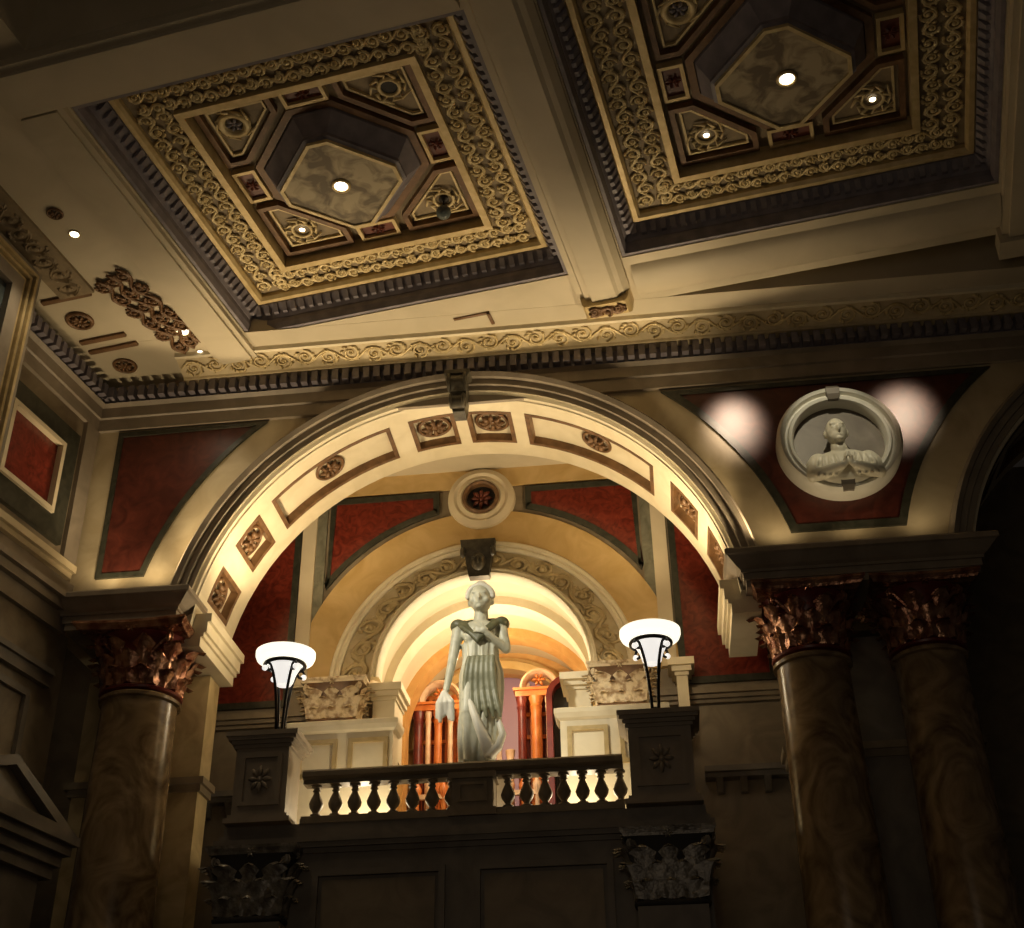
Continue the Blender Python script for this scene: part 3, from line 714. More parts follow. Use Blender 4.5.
# ------------------------------------------------------------------ vault ribs and lit shop front at its end
for y, r1, lab, mm in ((24.0, 2.02, 'nearer pale rib ringing the vault behind the statue', 'ivory'), (25.6, 2.02, 'farther orange ochre rib ringing the vault behind the statue', 'orangepl')):
    t = thing('vault_rib', lab, 'arch rib', (FX, y, 7.5))
    MB().arc([(r1, y), (r1, y+.5), (2.21, y+.5), (2.21, y)], FX, FZ, 0, 180, 48).build('arch_band', mm, t, 'auto')
    for s in (-1, 1):
        a, b = sorted((FX + s*r1, FX + s*2.2)); MB().box(a, b, y, y+.5, 7.5, FZ).build('jamb', mm, t)
mm = MB(); mm.arc([(R2, 26.7), (R2, 27.02), (R2+.32, 27.02), (R2+.32, 26.86), (R2+.24, 26.8), (R2+.2, 26.74)], FX-.15, ZC2, 0, 180, 48)
solo(mm, 'arch_trim', 'ochre', 'ochre arch moulding round the violet window at the vault end', 'moulding', (FX-.15, 27, ZC2), smooth='auto')
t = thing('window', 'violet lit arched window at the end of the vault', 'window', (FX-.15, 27.5, 7.5))
m = MB(); m.prism([(FX-.15-2, 7.5)] + [(FX-.15+2*cos(rad(a)), ZC2 + 2*sin(rad(a))) for a in range(180, -1, -10)] + [(FX-.15+2, 7.5)], 27.5, 27.54); m.build('pane', 'window', t)
for x in (-.95, -.1, .55):
    m = MB(); m.box(FX-.15+x-.05, FX-.15+x+.05, 27.36, 27.5, 7.5, 12.5); m.build('mullion', 'peach', t)
def ornate_post(px, y, w, z0, z1, m, lab, grp='lacquered posts at the vault end'):
    x = px
    t = thing('carved_post', lab, 'post', (x, y, z0), grp)
    MB().lathe([(w*1.5, 0), (w*1.5, .12), (w*1.1, .18), (w, .3), (w*.9, z1-z0-.35), (w*1.0, z1-z0-.3)], x, y, 14, z0).build('shaft', m, t, 'auto')
    MB().lathe([(w*.9, z1-z0-.3), (w*1.15, z1-z0-.22), (w*.95, z1-z0-.18), (w*1.25, z1-z0-.05), (w*1.3, z1-z0)], x, y, 14, z0).build('capital', m, t, 'auto')
YP = 26.3
def xp(px): return (px - 490)*YP/1300*1.075 - .1315*YP
for px, w, top, m_, lab in ((420, .10, 11.55, 'maroon', 'maroon post at the left edge of the vault end'), (430, .06, 11.55, 'peach', 'pale peach post second from the left at the vault end'),
                            (440, .09, 11.55, 'orange', 'orange post just left of the white hand cloth'), (452, .06, 11.55, 'peach', 'slim peach post beside the white hand cloth'), (464, .12, 11.55, 'orange', 'stout orange post behind the statue'),
                            (511, .08, 10.6, 'peach', 'short peach post right of the statue hem'), (523, .10, 11.75, 'maroon', 'dark maroon post beside the violet window'),
                            (537, .12, 11.75, 'orange', 'broad orange post right of the statue'), (549, .06, 11.75, 'peach', 'slim peach post at the right of the vault end'), (559, .08, 11.75, 'maroon', 'maroon post at the right edge of the vault end')):
    ornate_post(xp(px), YP, w, 7.9, top, m_, lab)
m = MB()
for xa, xb, lab in ((FX-1.85, FX-.75, 'orange lattice screen at the left of the vault end'), (FX+.35, FX+1.5, 'orange lattice screen at the right of the vault end')):
    ts = thing('lattice_screen', lab, 'screen', ((xa+xb)/2, 26.75, 7.5)); b_ = MB()
    b_.box(xa, xb, 26.72, 26.76, 7.5, 12.0); b_.build('backing', 'maroon', ts); b_ = MB()
    for k in range(7): x = xa + (xb-xa)*k/6; b_.box(x-.035, x+.035, 26.64, 26.72, 7.5, 12.05)
    for z in (8.2, 9.0, 9.8, 10.4, 11.0, 11.5, 12.0): b_.box(xa, xb, 26.65, 26.72, z-.04, z+.04)
    b_.build('lattice', 'orange', ts)
for pa, pb, z, lab in ((415, 470, 11.55, 'orange gilt lintel with a small arched pediment over the left posts'), (517, 565, 11.75, 'orange gilt lintel with a small arched pediment over the right posts')):
    xa, xb = xp(pa), xp(pb); xm = (xa+xb)/2; hw_ = (xb-xa)/2
    ts = thing('lintel', lab, 'lintel', (xm, YP, z))
    b_ = MB(); b_.box(xa, xb, YP-.12, YP+.12, z, z+.12); b_.box(xa-.04, xb+.04, YP-.17, YP+.15, z+.12, z+.18); b_.build('beam', 'orange', ts)
    b_ = MB(); b_.arc([(hw_*.62, YP-.1), (hw_*.62, YP+.1), (hw_*.8, YP+.1), (hw_*.8, YP-.16), (hw_*.72, YP-.18)], xm, z+.18, 0, 180, 24); b_.build('arched_pediment', 'peach', ts, 'auto')
    b_ = MB(); rosette(b_, lambda a_, c_, h_: (xm+a_, YP-.1-h_, z+.34+c_), .16, .06, 6); b_.build('rosette', 'orange', ts, True)
t = thing('railing', 'low gilt railing across the foot of the vault end', 'railing', (FX, 26.0, 7.5))
m.box(FX-1.9, FX+1.9, 25.95, 26.05, 9.55, 9.65); m.box(FX-1.9, FX+1.9, 25.97, 26.03, 7.6, 7.7); m.build('rail', 'peach', t)
for k in range(14):
    x = FX - 1.8 + 3.6*k/13; MB().lathe([(.05, 7.5), (.05, 9.55), (.09, 9.68), (.1, 9.78), (.04, 9.88), (.02, 10.0)], x, 26.0, 8).build('finial_bar', 'peach' if k % 2 else 'orange', t, 'auto')
t = thing('niche', 'dark arched niche with a pale figure at the right of the vault', 'niche', (-1.66, 25.2, 7.5))
m = MB(); o = [(-1.98, 8)] + [(-1.66 + .32*cos(rad(a)), 11.2 + .32*sin(rad(a))) for a in range(180, -1, -20)] + [(-1.34, 8)]
m.ring([(-2.10, 7.9)] + [(-1.66 + .44*cos(rad(a)), 11.2 + .44*sin(rad(a))) for a in range(180, -1, -20)] + [(-1.22, 7.9)], o, 24.85, 25.2); m.build('frame', 'maroon', t)
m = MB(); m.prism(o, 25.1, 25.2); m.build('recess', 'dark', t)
m = MB(); m.lathe([(.12, 8), (.14, 8.3), (.10, 9.4), (.13, 9.9), (.15, 10.2), (.06, 10.45), (.05, 10.52), (.09, 10.6), (.1, 10.72), (.06, 10.85), (.01, 10.9)], -1.66, 24.95, 14)
solo(m, 'figurine', 'peach', 'small pale figurine standing in the dark niche', 'figurine', (-1.66, 24.95, 8), smooth='auto')

# ================================================================== MEDALLION WITH BUST
MX, MZ = 3.60, 13.62
t = thing('roundel', 'big white stone roundel frame on the red spandrel at right', 'roundel', (MX, 20, MZ))
m = MB(); m.arc([(.80, 19.98), (.78, 19.75), (.82, 19.66), (.87, 19.64), (.90, 19.70), (.93, 19.70), (.96, 19.62), (1.02, 19.60), (1.06, 19.66), (1.08, 19.74), (1.08, 19.98)], MX, MZ, 0, 360, 64, True); m.build('frame', 'white', t, 'auto')
m = MB(); m.prism([(MX + .81*cos(2*PI*k/40), MZ + .81*sin(2*PI*k/40)) for k in range(40)], 19.93, 19.98); m.build('backing', 'greyst', t)
for zz in (MZ+.93, MZ-.93):
    m = MB(); m.loft([[(MX+(-w), y, zz+h), (MX+w, y, zz+h), (MX+w, 19.95, zz+h), (MX-w, 19.95, zz+h)] for h, w, y in ((-.13, .09, 19.62), (-.05, .11, 19.57), (.06, .12, 19.55), (.14, .10, 19.62))]); m.build('clasp', 'greyst', t, label='small dark clasp')
def bust(b):
    MZ = 13.27; hx, hy, hz = MX - .06, 19.60, MZ + .44
    b.ell((MX, 19.74, MZ-.22), (.62, .20, .34)); b.ell((MX, 19.72, MZ-.40), (.54, .22, .24))
    k_ = 1.28
    def he(dx, dy, dz, r): b.ell((hx+dx*k_, hy+dy*k_, hz+dz*k_), tuple(q*k_ for q in r))
    he(0, 0, 0, (.145, .165, .20)); he(0, -.05, -.10, (.105, .11, .12)); he(.01, -.165, -.04, (.026, .05, .06))
    he(.01, -.13, -.12, (.05, .035, .016)); he(.01, -.12, -.18, (.045, .05, .035))
    for s in (-1, 1):
        he(s*.055, -.15, .045, (.05, .025, .016)); he(s*.055, -.14, .005, (.03, .02, .018)); he(s*.145, .02, -.02, (.025, .045, .06))
    b.cap((hx, hy+.03, hz-.16), (hx+.02, hy+.05, hz-.34), .12, .15)
    b.ell((MX, 19.70, MZ-.18), (.54, .22, .30)); b.ell((MX, 19.72, MZ-.32), (.56, .20, .22))
    for s in (-1, 1):
        b.ell((MX+s*.42, 19.72, MZ-.12), (.19, .18, .20)); b.cap((MX+s*.50, 19.70, MZ-.16), (MX+s*.54, 19.62, MZ-.40), .15, .12)
        b.cap((MX+s*.54, 19.62, MZ-.40), (MX+s*.12+.03, 19.42, MZ-.34), .13, .08)
        hp = Vector((MX + .03 + s*.05, 19.40, MZ-.28)); b.ell(hp, (.045, .06, .09))
        for k in range(4):
            q = hp + Vector((s*(-.02+.012*k), -.05+.026*k, .07)); b.cap(q, q + Vector((-s*.02, -.01, .10-.012*abs(k-1))), .02, .015, 6)
        b.cap(hp + Vector((s*.02, -.04, 0)), hp + Vector((-s*.0, -.09, .06)), .022, .018, 6)
        for k in range(4):
            b.tube([(MX+s*(.16+.09*k), 19.52+.02*k, MZ-.04), (MX+s*(.13+.12*k), 19.47+.02*k, MZ-.25), (MX+s*(.2+.10*k), 19.48, MZ-.5)], [.02, .035, .03], 6)
o = figure(bust, 'bust', 'bust', None, .014, 2)
tag(o, 'pale marble half-length figure with joined hands inside the roundel', 'bust')

# ================================================================== CEILING COFFERS
def coffer(c, lab, lamps):
    uc, vc = (c['u0']+c['u1'])/2, (c['v0']+c['v1'])/2; hu, hv = (c['u1']-c['u0'])/2 - .01, (c['v1']-c['v0'])/2 - .01
    t = thing('ceiling_coffer', lab, 'ceiling coffer', CF((uc, vc, 16.3)))
    T = lambda p: CF((uc + p[0], vc + p[1], p[2]))
    rect = lambda i: [(-hu+i, -hv+i), (hu-i, -hv+i), (hu-i, hv-i), (-hu+i, hv-i)]
    def stepped(prof, name, m, lab2=None):
        b = MB(T); rings = []
        for k in range(4):
            rings.append([(*rect(i)[k], z) for i, z in prof])
        b.loft(rings, loop=True); b.build(name, m, t, label=lab2)
    stepped([(0, 16.22), (.06, 16.22), (.09, 16.34), (.09, 16.44), (0, 16.44)], 'outer_moulding', 'mauve')
    stepped([(0, 16.44), (.10, 16.44), (.16, 16.56), (.26, 16.66), (.30, 16.80), (0, 16.80)], 'cove', 'mauve')
    b = MB(T)                                                   # rows of dentils on the cove
    for k in range(4):
        p, q = Vector(rect(.18)[k]), Vector(rect(.18)[(k+1) % 4]); n = int((q-p).length/.17); d = (q-p).normalized(); nn = Vector((-d.y, d.x))
        for i in range(n):
            a = p + d*((i+.25)*(q-p).length/n); w = d*.09
            b.loft([[(*(a + nn*o_), z) for o_, z in ((-.07, 16.50), (.02, 16.50), (.10, 16.64), (.02, 16.72))], [(*(a + w + nn*o_), z) for o_, z in ((-.07, 16.50), (.02, 16.50), (.10, 16.64), (.02, 16.72))]])
    b.build('dentil_course', 'mauve', t)
    stepped([(.27, 16.70), (.30, 16.66), (.38, 16.66), (.42, 16.72), (.42, 16.82), (.27, 16.82)], 'bead_frame', 'gold', 'gilt bead frame')
    I1 = hu - 1.98; J1 = hv - 1.98
    b = MB(T); oo = rect(.40); ii = [(-1.98, -1.98), (1.98, -1.98), (1.98, 1.98), (-1.98, 1.98)]
    b.ring(oo, ii, 16.80, 16.86, 'z'); b.build('scroll_ground', 'ground', t)
    b = MB(T)
    for k in range(4):
        W = (hv if k % 2 == 0 else hu) - .42 - 2.02
        p, q = Vector(rect(.44)[k]), Vector(rect(.44)[(k+1) % 4]); d = (q-p).normalized(); nn = Vector((-d.y, d.x)); L_ = (q-p).length
        fn = lambda s, tt, h, p=p, d=d, nn=nn: tuple(Vector((*(p + d*(s+.1) + nn*tt), 16.80 - h)))
        for row in (0, 1):
            fr2 = lambda s_, t_, h_, fn=fn, row=row: fn(s_, t_ + row*W*.5, h_)
            scroll(b, fr2, L_-W*.9, W*.5, .035, .026, seed=k+4*row, density=1.1)
    b.build('scroll_ornament', 'relief', t, True, label='gilt scrollwork border')
    b = MB(T); b.ring(ii, inset(ii, .12), 16.70, 17.02, 'z'); b.build('inner_frame', 'gold', t)
    # sunk field with an octagonal well
    h = 1.86; f, g = .34, 1.28
    octo = [(f, -g), (g, -f), (g, f), (f, g), (-f, g), (-g, f), (-g, -f), (-f, -g)]
    outer = [(f, -h), (h, -f), (h, f), (f, h), (-f, h), (-h, f), (-h, -f), (-f, -h)]
    b = MB(T)
    for k in range(8):
        a0, a1 = octo[k], octo[(k+1) % 8]; b0, b1 = outer[k], outer[(k+1) % 8]
        if k % 2 == 0: cn = (math.copysign(h, b0[0]+b1[0]), math.copysign(h, b0[1]+b1[1])); poly = [a0, b0, cn, b1, a1]
        else: poly = [a0, b0, b1, a1]
        b.prism(poly, 17.0, 17.06, 'z')
    b.build('field', 'ground', t)
    b = MB(T); b.ring(inset(octo, -.10), inset(octo, .02), 16.90, 17.04, 'z'); b.build('octagon_frame', 'bframe', t)
    f2, g2 = .17, .99
    low = [(f2, -g2), (g2, -f2), (g2, f2), (f2, g2), (-f2, g2), (-g2, f2), (-g2, -f2), (-f2, -g2)]
    b = MB(T); b.loft([[(x, y, z) for x, y in P_] for P_, z in ((inset(octo, .02), 17.04), (inset(octo, .04), 16.86), (inset(low, -.07), 16.58), (inset(low, -.07), 16.52), (low, 16.50))]); b.build('octagon_boss', 'mauve', t)
    b = MB(T); b.prism(inset(low, .02), 16.47, 16.51, 'z'); b.build('octagon_panel', 'damask', t)
    b = MB(T); b.ring(inset(low, -.01), inset(low, .05), 16.44, 16.51, 'z'); b.build('octagon_fillet', 'relief', t)
    for sx, sy in ((1, 1), (-1, 1), (-1, -1), (1, -1)):
        P = [(sx*x, sy*y) for x, y in ((.52, 1.80), (1.80, 1.80), (1.80, .52), (1.40, .52), (.52, 1.40))]
        b = MB(T); b.ring(P, inset(P, .09), 16.88, 17.02, 'z'); fr_ = b.build('corner_frame', 'bframe', t)
        b = MB(T); Q = inset(P, .15); b.ring(Q, inset(Q, .035), 16.95, 17.01, 'z'); b.build('gilt_fillet', 'relief', fr_)
        cxx, cyy = sx*1.31, sy*1.31
        b = MB(T); fn = lambda a, bb, hh: (cxx+a, cyy+bb, 16.99-hh)
        rnd = random.Random(sx*3+sy)
        for k in range(10):
            a = 2*PI*k/10; q = .34 if k % 2 else .30
            b.tube([fn(.16*cos(a), .16*sin(a), .02), fn(q*.8*cos(a+.4), q*.8*sin(a+.4), .05), fn(q*cos(a-.2), q*sin(a-.2), .03)], [.02, .035, .015], 5)
        ringtube(b, fn, .17, .03, .02, 20)
        b.build('corner_ornament', 'relief', fr_, True)
    for k in range(4):
        a = PI/2*k; ca, sa = round(cos(a)), round(sin(a)); R_ = lambda x, y: (x*ca - y*sa, x*sa + y*ca)
        P = [R_(-.36, 1.42), R_(.36, 1.42), R_(.36, 1.82), R_(-.36, 1.82)]
        b = MB(T); b.ring(P, inset(P, .06), 16.88, 17.02, 'z'); bf = b.build('block_frame', 'gold', t)
        b = MB(T); b.prism(inset(P, .06), 16.95, 17.02, 'z'); q0 = R_(0, 1.62)
        rosette(b, lambda x, y, hh: (q0[0]+x, q0[1]+y, 16.95-hh), .13, .05, 6)
        b.build('red_block', 'redblk', bf)
    for (a, bb, z, kind, lb) in lamps:
        lx = T((a, bb, z)); fn = lambda x, y, hh: tuple(Vector(lx) + EX*x + EY*y - Vector((0, 0, hh)))
        if kind in ('big', 'small'):
            R_ = .108 if kind == 'big' else .05
            l = thing('downlight', lb, 'lamp', lx, 'recessed downlights')
            b = MB(); ringtube(b, fn, R_*1.25, R_*.25, R_*.1, 20); b.build('trim_ring', 'gold', l, True)
            b = MB(); b.loft([[fn(R_*1.1*cos(q)*cos(2*PI*j/20), R_*1.1*cos(q)*sin(2*PI*j/20), R_*.35*sin(q)) for j in range(20)] for q in (0, .5, 1.0, 1.45)]); b.build('lens', 'bulb', l, True)
        elif kind == 'hole':
            l = thing('rosette', lb, 'rosette', lx, 'ceiling rosettes')
            b = MB(); ringtube(b, fn, .16, .03, .02, 20); b.build('rim', 'relief', l, True)
            b = MB(); b.loft([[fn(.15*cos(2*PI*j/20), .15*sin(2*PI*j/20), h_) for j in range(20)] for h_ in (0, .015)]); b.build('hollow', 'dark', l)
        elif kind == 'ring':
            l = thing('rosette', lb, 'rosette', lx, 'ceiling rosettes')
            b = MB(); ringtube(b, fn, .21, .06, .02, 24); b.build('rim', 'relief', l, True)
            b = MB(); rosette(b, fn, .15, .04, 6); b.build('boss', 'mauve', l, True)
        elif kind == 'ball':
            l = thing('ceiling_globe', lb, 'lamp', lx)
            b = MB(); b.tube([fn(0, 0, 0), fn(0, 0, .2)], .02, 8); b.build('stem', 'iron', l)
            b = MB(); b.ell(fn(0, 0, .30), (.13,)*3); b.build('globe', 'glassy', l, True)
            b = MB(); b.loft([[fn(r_*cos(2*PI*j/16), r_*sin(2*PI*j/16), h_) for j in range(16)] for r_, h_ in ((.09, 0), (.09, .02), (.03, .06))]); b.build('ceiling_plate', 'iron', l)
K = 1.31
coffer(c1, 'left gilded ceiling coffer with a lamp in its pale octagon', [
    (0.0, 0.0, 16.47, 'big', 'bright downlight in the middle of the left ceiling coffer'), (-K, K, 16.98, 'small', 'small downlight in the corner panel of the left coffer nearest the left cornice'),
    (K, K, 16.98, 'ball', 'grey globe hanging from the left coffer, in the corner toward the middle beam'), (K, -K, 16.98, 'hole', 'dark round hollow in the upper right corner panel of the left coffer'), (-K, -K, 16.98, 'ring', 'ringed grey rosette in the upper left corner panel of the left coffer')])
coffer(c2, 'right dim ceiling coffer with lit lamps, past the middle beam', [
    (0.05, 0.0, 16.47, 'big', 'bright downlight in the middle of the right ceiling coffer'), (-K, K, 16.98, 'small', 'small downlight in the right coffer, corner panel toward the middle beam'),
    (K, K, 16.98, 'small', 'small downlight in the far right corner panel of the right coffer'), (-K, -K, 16.98, 'ring', 'ringed dark rosette in the upper left corner panel of the right coffer')])

# beams and trims under the ceiling
t = thing('ceiling_beam', 'pale moulded beam between the two ceiling coffers', 'beam', CF((-3.28, 14, 15.95)))
bprof = [(-3.76, 16.21), (-3.76, 16.08), (-3.66, 16.08), (-3.62, 16.0), (-3.52, 16.0), (-3.50, 15.92), (-3.06, 15.92), (-3.0, 15.97), (-2.92, 16.0), (-2.86, 16.06), (-2.82, 16.10), (-2.82, 16.21)]
MB(CF).loft([[(u, v, z) for u, z in bprof] for v in (3.2, 17.9)]).build('beam_body', 'ceil', t)
m = MB(CF); m.loft([[(-3.28-w, 17.9, z), (-3.28+w, 17.9, z), (-3.28+w, v1, z), (-3.28-w, v1, z)] for z, w, v1 in ((15.84, .36, 18.26), (15.9, .41, 18.32), (16.0, .43, 18.35), (16.2, .45, 18.38))])
m.build('end_block', 'gold', t)
m = MB(CF); scroll(m, lambda s, tt, h: (-3.6 + s, 17.93 + tt, 15.84 - h), .64, .32, .02, .03, 2, 1.5); m.build('end_ornament', 'bframe', t, True)
for u0, u1, v0, lab in ((c2['u0']+.1, 3.42, c2['v1'], 'rounded pale moulding along the wall side of the right ceiling coffer'),):
    m = MB(CF); m.loft([[(u, v0 + dv, 16.205 - dz) for dv, dz in ((.22, 0), (.26, .06), (.36, .12), (.56, .17), (.78, .16), (.96, .10), (1.05, .04), (1.08, 0))] for u in (u0, u1)]); solo(m, 'moulding', 'ceil', lab, 'moulding', tuple(CF((0, 17.8, 16.2))), smooth='auto')
m = MB(CF); m.box(3.44, 3.98, 3.2, 18.3, 16.02, 16.21); m.box(3.54, 3.88, 3.2, 18.3, 15.94, 16.02); m.box(3.38, 4.04, 18.3, 18.75, 15.86, 16.21)
solo(m, 'ceiling_beam', 'ceil', 'dark ceiling beam at the right edge, beyond the right coffer', 'beam', tuple(CF((3.7, 14, 15.94))))
m = MB(CF); m.box(-10.76, -9.96, 11.32, 17.9, 16.1, 16.205); m.box(-10.66, -10.06, 11.34, 17.82, 16.05, 16.1)
solo(m, 'ceiling_beam', 'ceil', 'flat pale beam along the left side of the left coffer', 'beam', tuple(CF((-10.3, 14, 16.06))))
m = MB(CF); m.box(-10.72, -3.8, 10.36, 11.3, 16.06, 16.205); m.box(-10.72, -3.8, 10.5, 11.15, 16.0, 16.06)
solo(m, 'ceiling_beam', 'ceil', 'broad dark beam along the top of the left coffer', 'beam', tuple(CF((-7, 10.8, 16.0))))
m = MB(CF); pa = [(-5.95, 18.12), (-5.30, 18.12)]; m.box(-6.1, -5.42, 17.93, 17.99, 16.17, 16.205); m.box(-5.48, -5.42, 17.93, 18.3, 16.17, 16.205)
solo(m, 'ceiling_joint', 'bframe', 'small bracket shaped dark joint on the ceiling strip over the arch', 'joint', tuple(CF((-5.7, 18, 16.2))))

# left ceiling strip
def on_strip(u, v): return lambda a, b, h: CF((u+a, v+b, 16.2-h))
m = MB(); scroll(m, lambda s, tt, h: CF((-12.45 + tt, 10.5 + s, 16.2 - h)), 4.75, .5, .04, .045, 9, 1.3); m.loft([[CF((u, v, z)) for u, z in ((-12.55, 16.2), (-12.55, 16.14), (-11.88, 16.14), (-11.88, 16.2))] for v in (10.4, 15.3)])
solo(m, 'scroll_band', 'ground', 'dark scrollwork band at the far left of the ceiling', 'moulding', tuple(CF((-12.2, 13, 16.2))), smooth='auto')
m = MB()
for row in (0, 1, 2): scroll(m, lambda s, tt, h, row=row: CF((-11.85 + tt + row*.24 + s*.20, 15.05 + s*1.02 - row*.1, 16.2 - h)), 2.3, .34, .05, .034, 12 + row, .9)
solo(m, 'scroll_ornament', 'bframe', 'clump of brown scroll foliage on the left ceiling strip by a lamp', 'ornament', tuple(CF((-11.5, 16.2, 16.2))), smooth=True)
for u, v, R_, lab in ((-12.6, 15.98, .22, 'dark oval boss on the left ceiling strip between two grooves'), (-12.55, 17.46, .2, 'dark oval boss on the left ceiling strip nearest the wall corner'), (-11.42, 13.36, .12, 'small dark rosette above the left strip lamp')):
    t = thing('rosette', lab, 'rosette', CF((u, v, 16.2)), 'ceiling rosettes')
    m = MB(); ringtube(m, on_strip(u, v), R_, R_*.18, .02, 20); m.build('rim', 'bframe', t, True)
    m = MB(); rosette(m, on_strip(u, v), R_*.85, .05, 8); m.build('boss', 'bframe', t, True)
for v, u1, lab in ((15.33, -11.98, 'thin brown bar on the left ceiling strip, first from the scroll band'), (16.57, -12.02, 'thin brown bar on the left ceiling strip, the middle one of three'), (16.88, -11.95, 'thin brown bar on the left ceiling strip, nearest the corner')):
    m = MB(CF); m.box(-12.95, u1, v-.05, v+.05, 16.15, 16.205); solo(m, 'moulding_bar', 'bframe', lab, 'moulding', tuple(CF((-12.4, v, 16.2))))
for u, v, R_, lab in ((-11.4, 13.9, .07, 'small bright downlight on the left ceiling strip by a dark rosette'), (-10.98, 16.82, .10, 'bright downlight on the left ceiling strip at the end of the scroll foliage'), (-10.98, 17.5, .05, 'tiny downlight at the corner of the left ceiling strip')):
    t = thing('downlight', lab, 'lamp', CF((u, v, 16.2)), 'recessed downlights'); fn = on_strip(u, v)
    m = MB(); ringtube(m, fn, R_*1.25, R_*.2, .01, 20); m.build('trim_ring', 'gold', t, True)
    m = MB(); m.loft([[fn(R_*1.1*cos(q)*cos(2*PI*j/20), R_*1.1*cos(q)*sin(2*PI*j/20), .005 + R_*.35*sin(q)) for j in range(20)] for q in (0, .5, 1.0, 1.45)]); m.build('lens', 'bulb', t, True)

# ================================================================== LEFT WALL
LT = lambda p: LF((-p[1], p[0], p[2]))                       # panel() coordinates: (along, -off, z)
t = thing('wall_panel', 'small red marble panel in a cream frame on the left wall', 'wall panel', LF((0, -1.8, 12.4)))
o = [(-3.0, 12.44), (-.58, 12.44), (-.58, 14.72), (-3.0, 14.72)]
MB(LT).ring(o, inset(o, .42), -.10, 0).build('outer_frame', 'green', t); q = inset(o, .42)
MB(LT).ring(q, inset(q, .09), -.16, 0).build('inner_frame', 'plaster', t); q = inset(q, .09)
MB(LT).prism(q, -.04, 0).build('infill', 'redvein', t)
for s0, s1, lab in ((-.42, -.04, 'cream stone strip on the left wall at the corner'), (-3.5, -3.05, 'cream stone strip on the left wall behind the jutting window frame')):
    m = MB(LT); m.box(s0, s1, -.09, 0, 12.15, 15.15); solo(m, 'pilaster_strip', 'impost', lab, 'pilaster', tuple(LF((0, (s0+s1)/2, 12.15))))
m = MB(LT); m.box(-3.5, -.25, -.28, 0, 12.0, 12.13); m.box(-3.5, -.25, -.2, 0, 11.9, 12.0); solo(m, 'ledge', 'cream', 'pale ledge under the red panel on the left wall', 'ledge', tuple(LF((0, -2, 12))))
m = MB(LT); m.box(-9, .0, -.10, 0, 11.55, 11.9); m.box(-9, 0, -.32, 0, 11.44, 11.55); m.box(-9, 0, -.22, 0, 11.28, 11.44); m.box(-9, 0, -.1, 0, 10.95, 11.28)
solo(m, 'entablature_band', 'impost', 'grey moulded band on the left wall level with the left capital', 'entablature', tuple(LF((0, -2, 11))))
m = MB(LT); m.box(-9, -.2, -.18, 0, 10.1, 10.2); m.box(-9, -.2, -.12, 0, 9.9, 10.1); o = [(-3.4, 7.9), (-.6, 7.9), (-.6, 9.7), (-3.4, 9.7)]; m.ring(o, inset(o, .12), -.08, 0)
solo(m, 'wall_moulding', 'greyst', 'dark moulding and panel frame low on the left wall', 'moulding', tuple(LF((0, -2, 8))))
# jutting framed window
t = thing('framed_window', 'gilt edged grey window frame jutting from the left wall', 'window', LF((.5, -5, 11.95)))
OF = 1.0; o = [(-7.0, 11.95), (-3.58, 11.95), (-3.58, 15.98), (-7.0, 15.98)]
b = MB(LT); b.ring(o, inset(o, .2), -OF, 0); b.build('casing', 'impost', t)
q = inset(o, .14); b = MB(LT)
for k in range(3):
    qq = inset(q, k*.085); b.ring(qq, inset(qq, .055), -OF-.07+.05*k, -OF+.2)
b.build('moulding', 'gold', t, label='three gilt mouldings')
b = MB(LT); b.ring(inset(o, .36), inset(o, .62), -OF+.02, -OF+.2); b.build('inner_casing', 'impost', t)
q = inset(o, .60); b = MB(LT); b.prism(q, -OF+.14, -OF+.2); b.build('pane', 'glassy', t)
# pediment at the lower left
t = thing('pediment', 'dark stone pediment at the lower left corner', 'pediment', LF((.6, -2, 6.2)))
b = MB(LT)
for z0, z1, d in ((6.6, 6.78, .9), (6.78, 6.95, 1.0), (6.95, 7.1, 1.12), (7.1, 7.24, 1.22)): b.box(-5.2, -.25+ (d-1.2)*.4, -d, 0, z0, z1)
b.build('cornice', 'greyst', t)
b = MB(LT); b.ring([(-4.2, 7.24), (-.28, 7.24), (-2.1, 8.02)], [(-3.6, 7.32), (-.88, 7.32), (-2.1, 7.86)], -1.2, 0); b.build('raking_cornice', 'greyst', t)
b = MB(LT); b.prism([(-3.6, 7.26), (-.88, 7.26), (-2.1, 7.86)], -1.05, 0); b.build('tympanum', 'brownst', t)
b = MB(LT); b.box(-4.9, -.5, -.75, 0, 0, 6.6); b.build('body', 'greyst', t)

# ================================================================== CAMERA
RM = Matrix(((0.99301668, 0.1170733, -0.01455034), (-0.0730365, 0.51321514, -0.85514671), (-0.09264739, 0.85023765, 0.51818182)))
cd = bpy.data.cameras.new('camera'); cam = bpy.data.objects.new('camera', cd); C.objects.link(cam)
right, down, fwd = RM[0], RM[1], RM[2]
mw = Matrix((right, -Vector(down), -Vector(fwd))).transposed().to_4x4(); mw.translation = (0, 0, 1.6)
cam.matrix_world = mw
cd.sensor_width = 36; cd.sensor_fit = 'HORIZONTAL'; cd.lens = 36*1300/1024; cd.clip_end = 200
bpy.context.scene.camera = cam

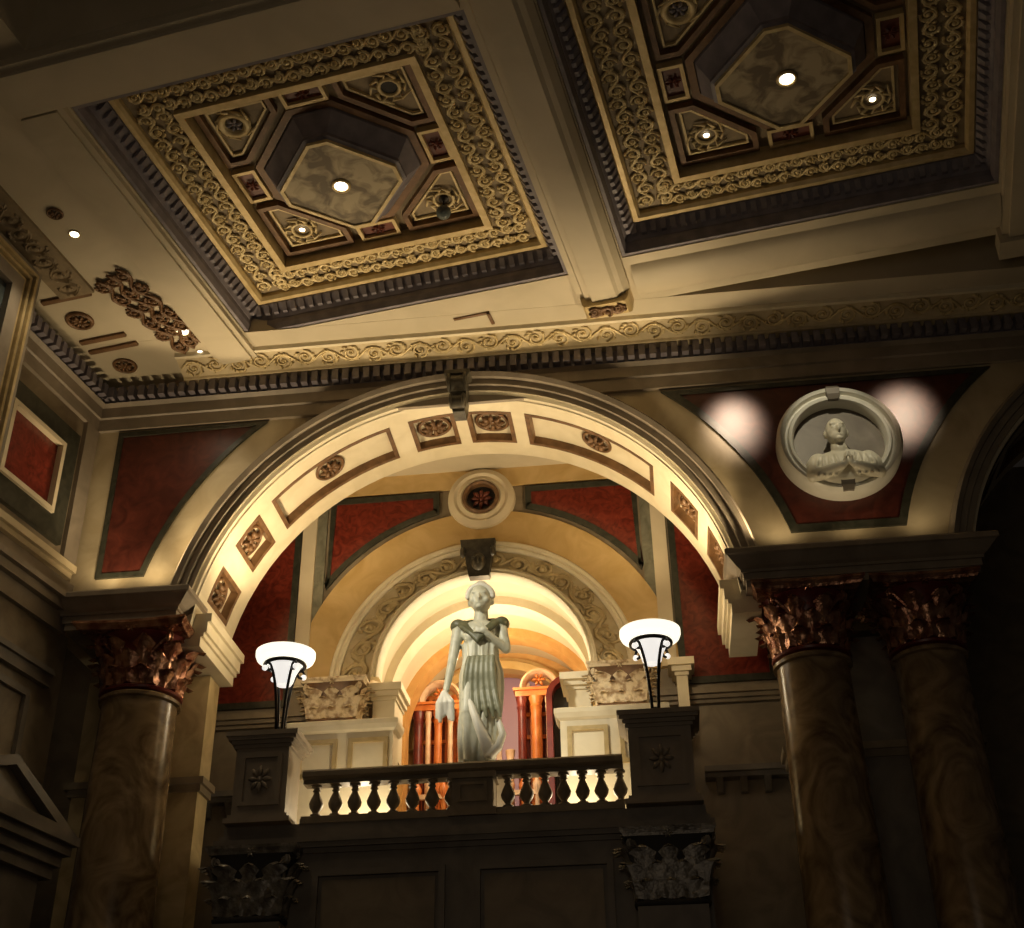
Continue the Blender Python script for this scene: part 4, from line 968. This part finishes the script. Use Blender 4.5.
# ================================================================== LIGHT
WARM = (1.0, .70, .36)
def light(kind, name, loc, power, col=WARM, **kw):
    l = bpy.data.lights.new(name, kind); l.energy = power; l.color = col
    for k, v in kw.items(): setattr(l, k, v)
    o = bpy.data.objects.new(name, l); C.objects.link(o); o.location = loc; return o
def aim(o, tgt): o.rotation_euler = (Vector(tgt) - o.location).to_track_quat('-Z', 'Y').to_euler(); return o
WARM = (1.0, .76, .44); PALE = (1.0, .82, .54)
for x in (-6.24, .07):
    aim(light('SPOT', 'bowl_lamp_light', (x, 20.46, 10.62), 600, WARM, spot_size=rad(104), spot_blend=.75, shadow_soft_size=.2), (x, 20.75, 16))
    light('POINT', 'bowl_glow', (x, 20.46, 10.85), 45, WARM, shadow_soft_size=.2)
light('POINT', 'vault_light', (FX, 23.75, 11.6), 135, PALE, shadow_soft_size=.3)
light('POINT', 'vault_end_light', (FX, 25.2, 11.9), 90, WARM, shadow_soft_size=.3)
for x in (-5.0, -1.25): light('POINT', 'gallery_fill', (x, 21.35, 7.85), 55, PALE, shadow_soft_size=.2)  # added lamps without fixtures, brighten the blocks behind the balustrade
for x, p in ((-9.4, 30), (-8.6, 32), (2.4, 15), (3.6, 9), (4.7, 8)):
    aim(light('SPOT', 'cornice_uplight', (x, 19.58, 11.66), p, WARM, spot_size=rad(165), spot_blend=.8, shadow_soft_size=.1), (x+.1, 19.2, 16))
for x, tx, p in ((-8.7, -5.2, 420), (2.1, -1.4, 380), (-9.5, -9.6, 150)):
    aim(light('SPOT', 'ceiling_uplight', (x, 19.52, 11.66), p, WARM, spot_size=rad(78), spot_blend=1.0, shadow_soft_size=.1), (tx, 18.8, 16.2))
for x, y in ((-8.05, 18.4), (-8.95, 15.55)):
    aim(light('SPOT', 'strip_downlight', (x, y, 16.05), 90, PALE, spot_size=rad(110), spot_blend=.7, shadow_soft_size=.08), (x-.4, y+.3, 8))
for x, y, tx, pw in ((2.03, 17.4, 1.85, 700), (5.40, 17.15, 4.80, 640)):
    aim(light('SPOT', 'spandrel_spot', (x, y, 15.95), pw, (1, .76, .54), spot_size=rad(23), spot_blend=1.0, shadow_soft_size=.18), (tx, 20, 14.25))
aim(light('SPOT', 'roundel_spot', (3.2, 16.0, 15.9), 380, (1, .88, .62), spot_size=rad(26), spot_blend=.5, shadow_soft_size=.08), (MX, 20, 13.6))
aim(light('SPOT', 'statue_spot', (-7.5, 13.0, 14.8), 4200, (1, .92, .72), spot_size=rad(20), spot_blend=.7, shadow_soft_size=.1), (SX, SY, 10.6))
aim(light('AREA', 'front_fill', (-1.0, 1.0, 6.0), 85, (1, .80, .58), size=6.0), (-2, 20, 9))  # unseen fill lamp added near the camera to lift the arch wall
w = bpy.data.worlds.new('world'); bpy.context.scene.world = w; w.use_nodes = True
w.node_tree.nodes['Background'].inputs[0].default_value = (1, .82, .66, 1); w.node_tree.nodes['Background'].inputs[1].default_value = .008
vs = bpy.context.scene.view_settings
vs.view_transform = 'Standard'; vs.look = 'None'; vs.gamma = 1; vs.use_curve_mapping = False; vs.exposure = 0.0
for o in C.objects:
    if '_o' in o: del o['_o']
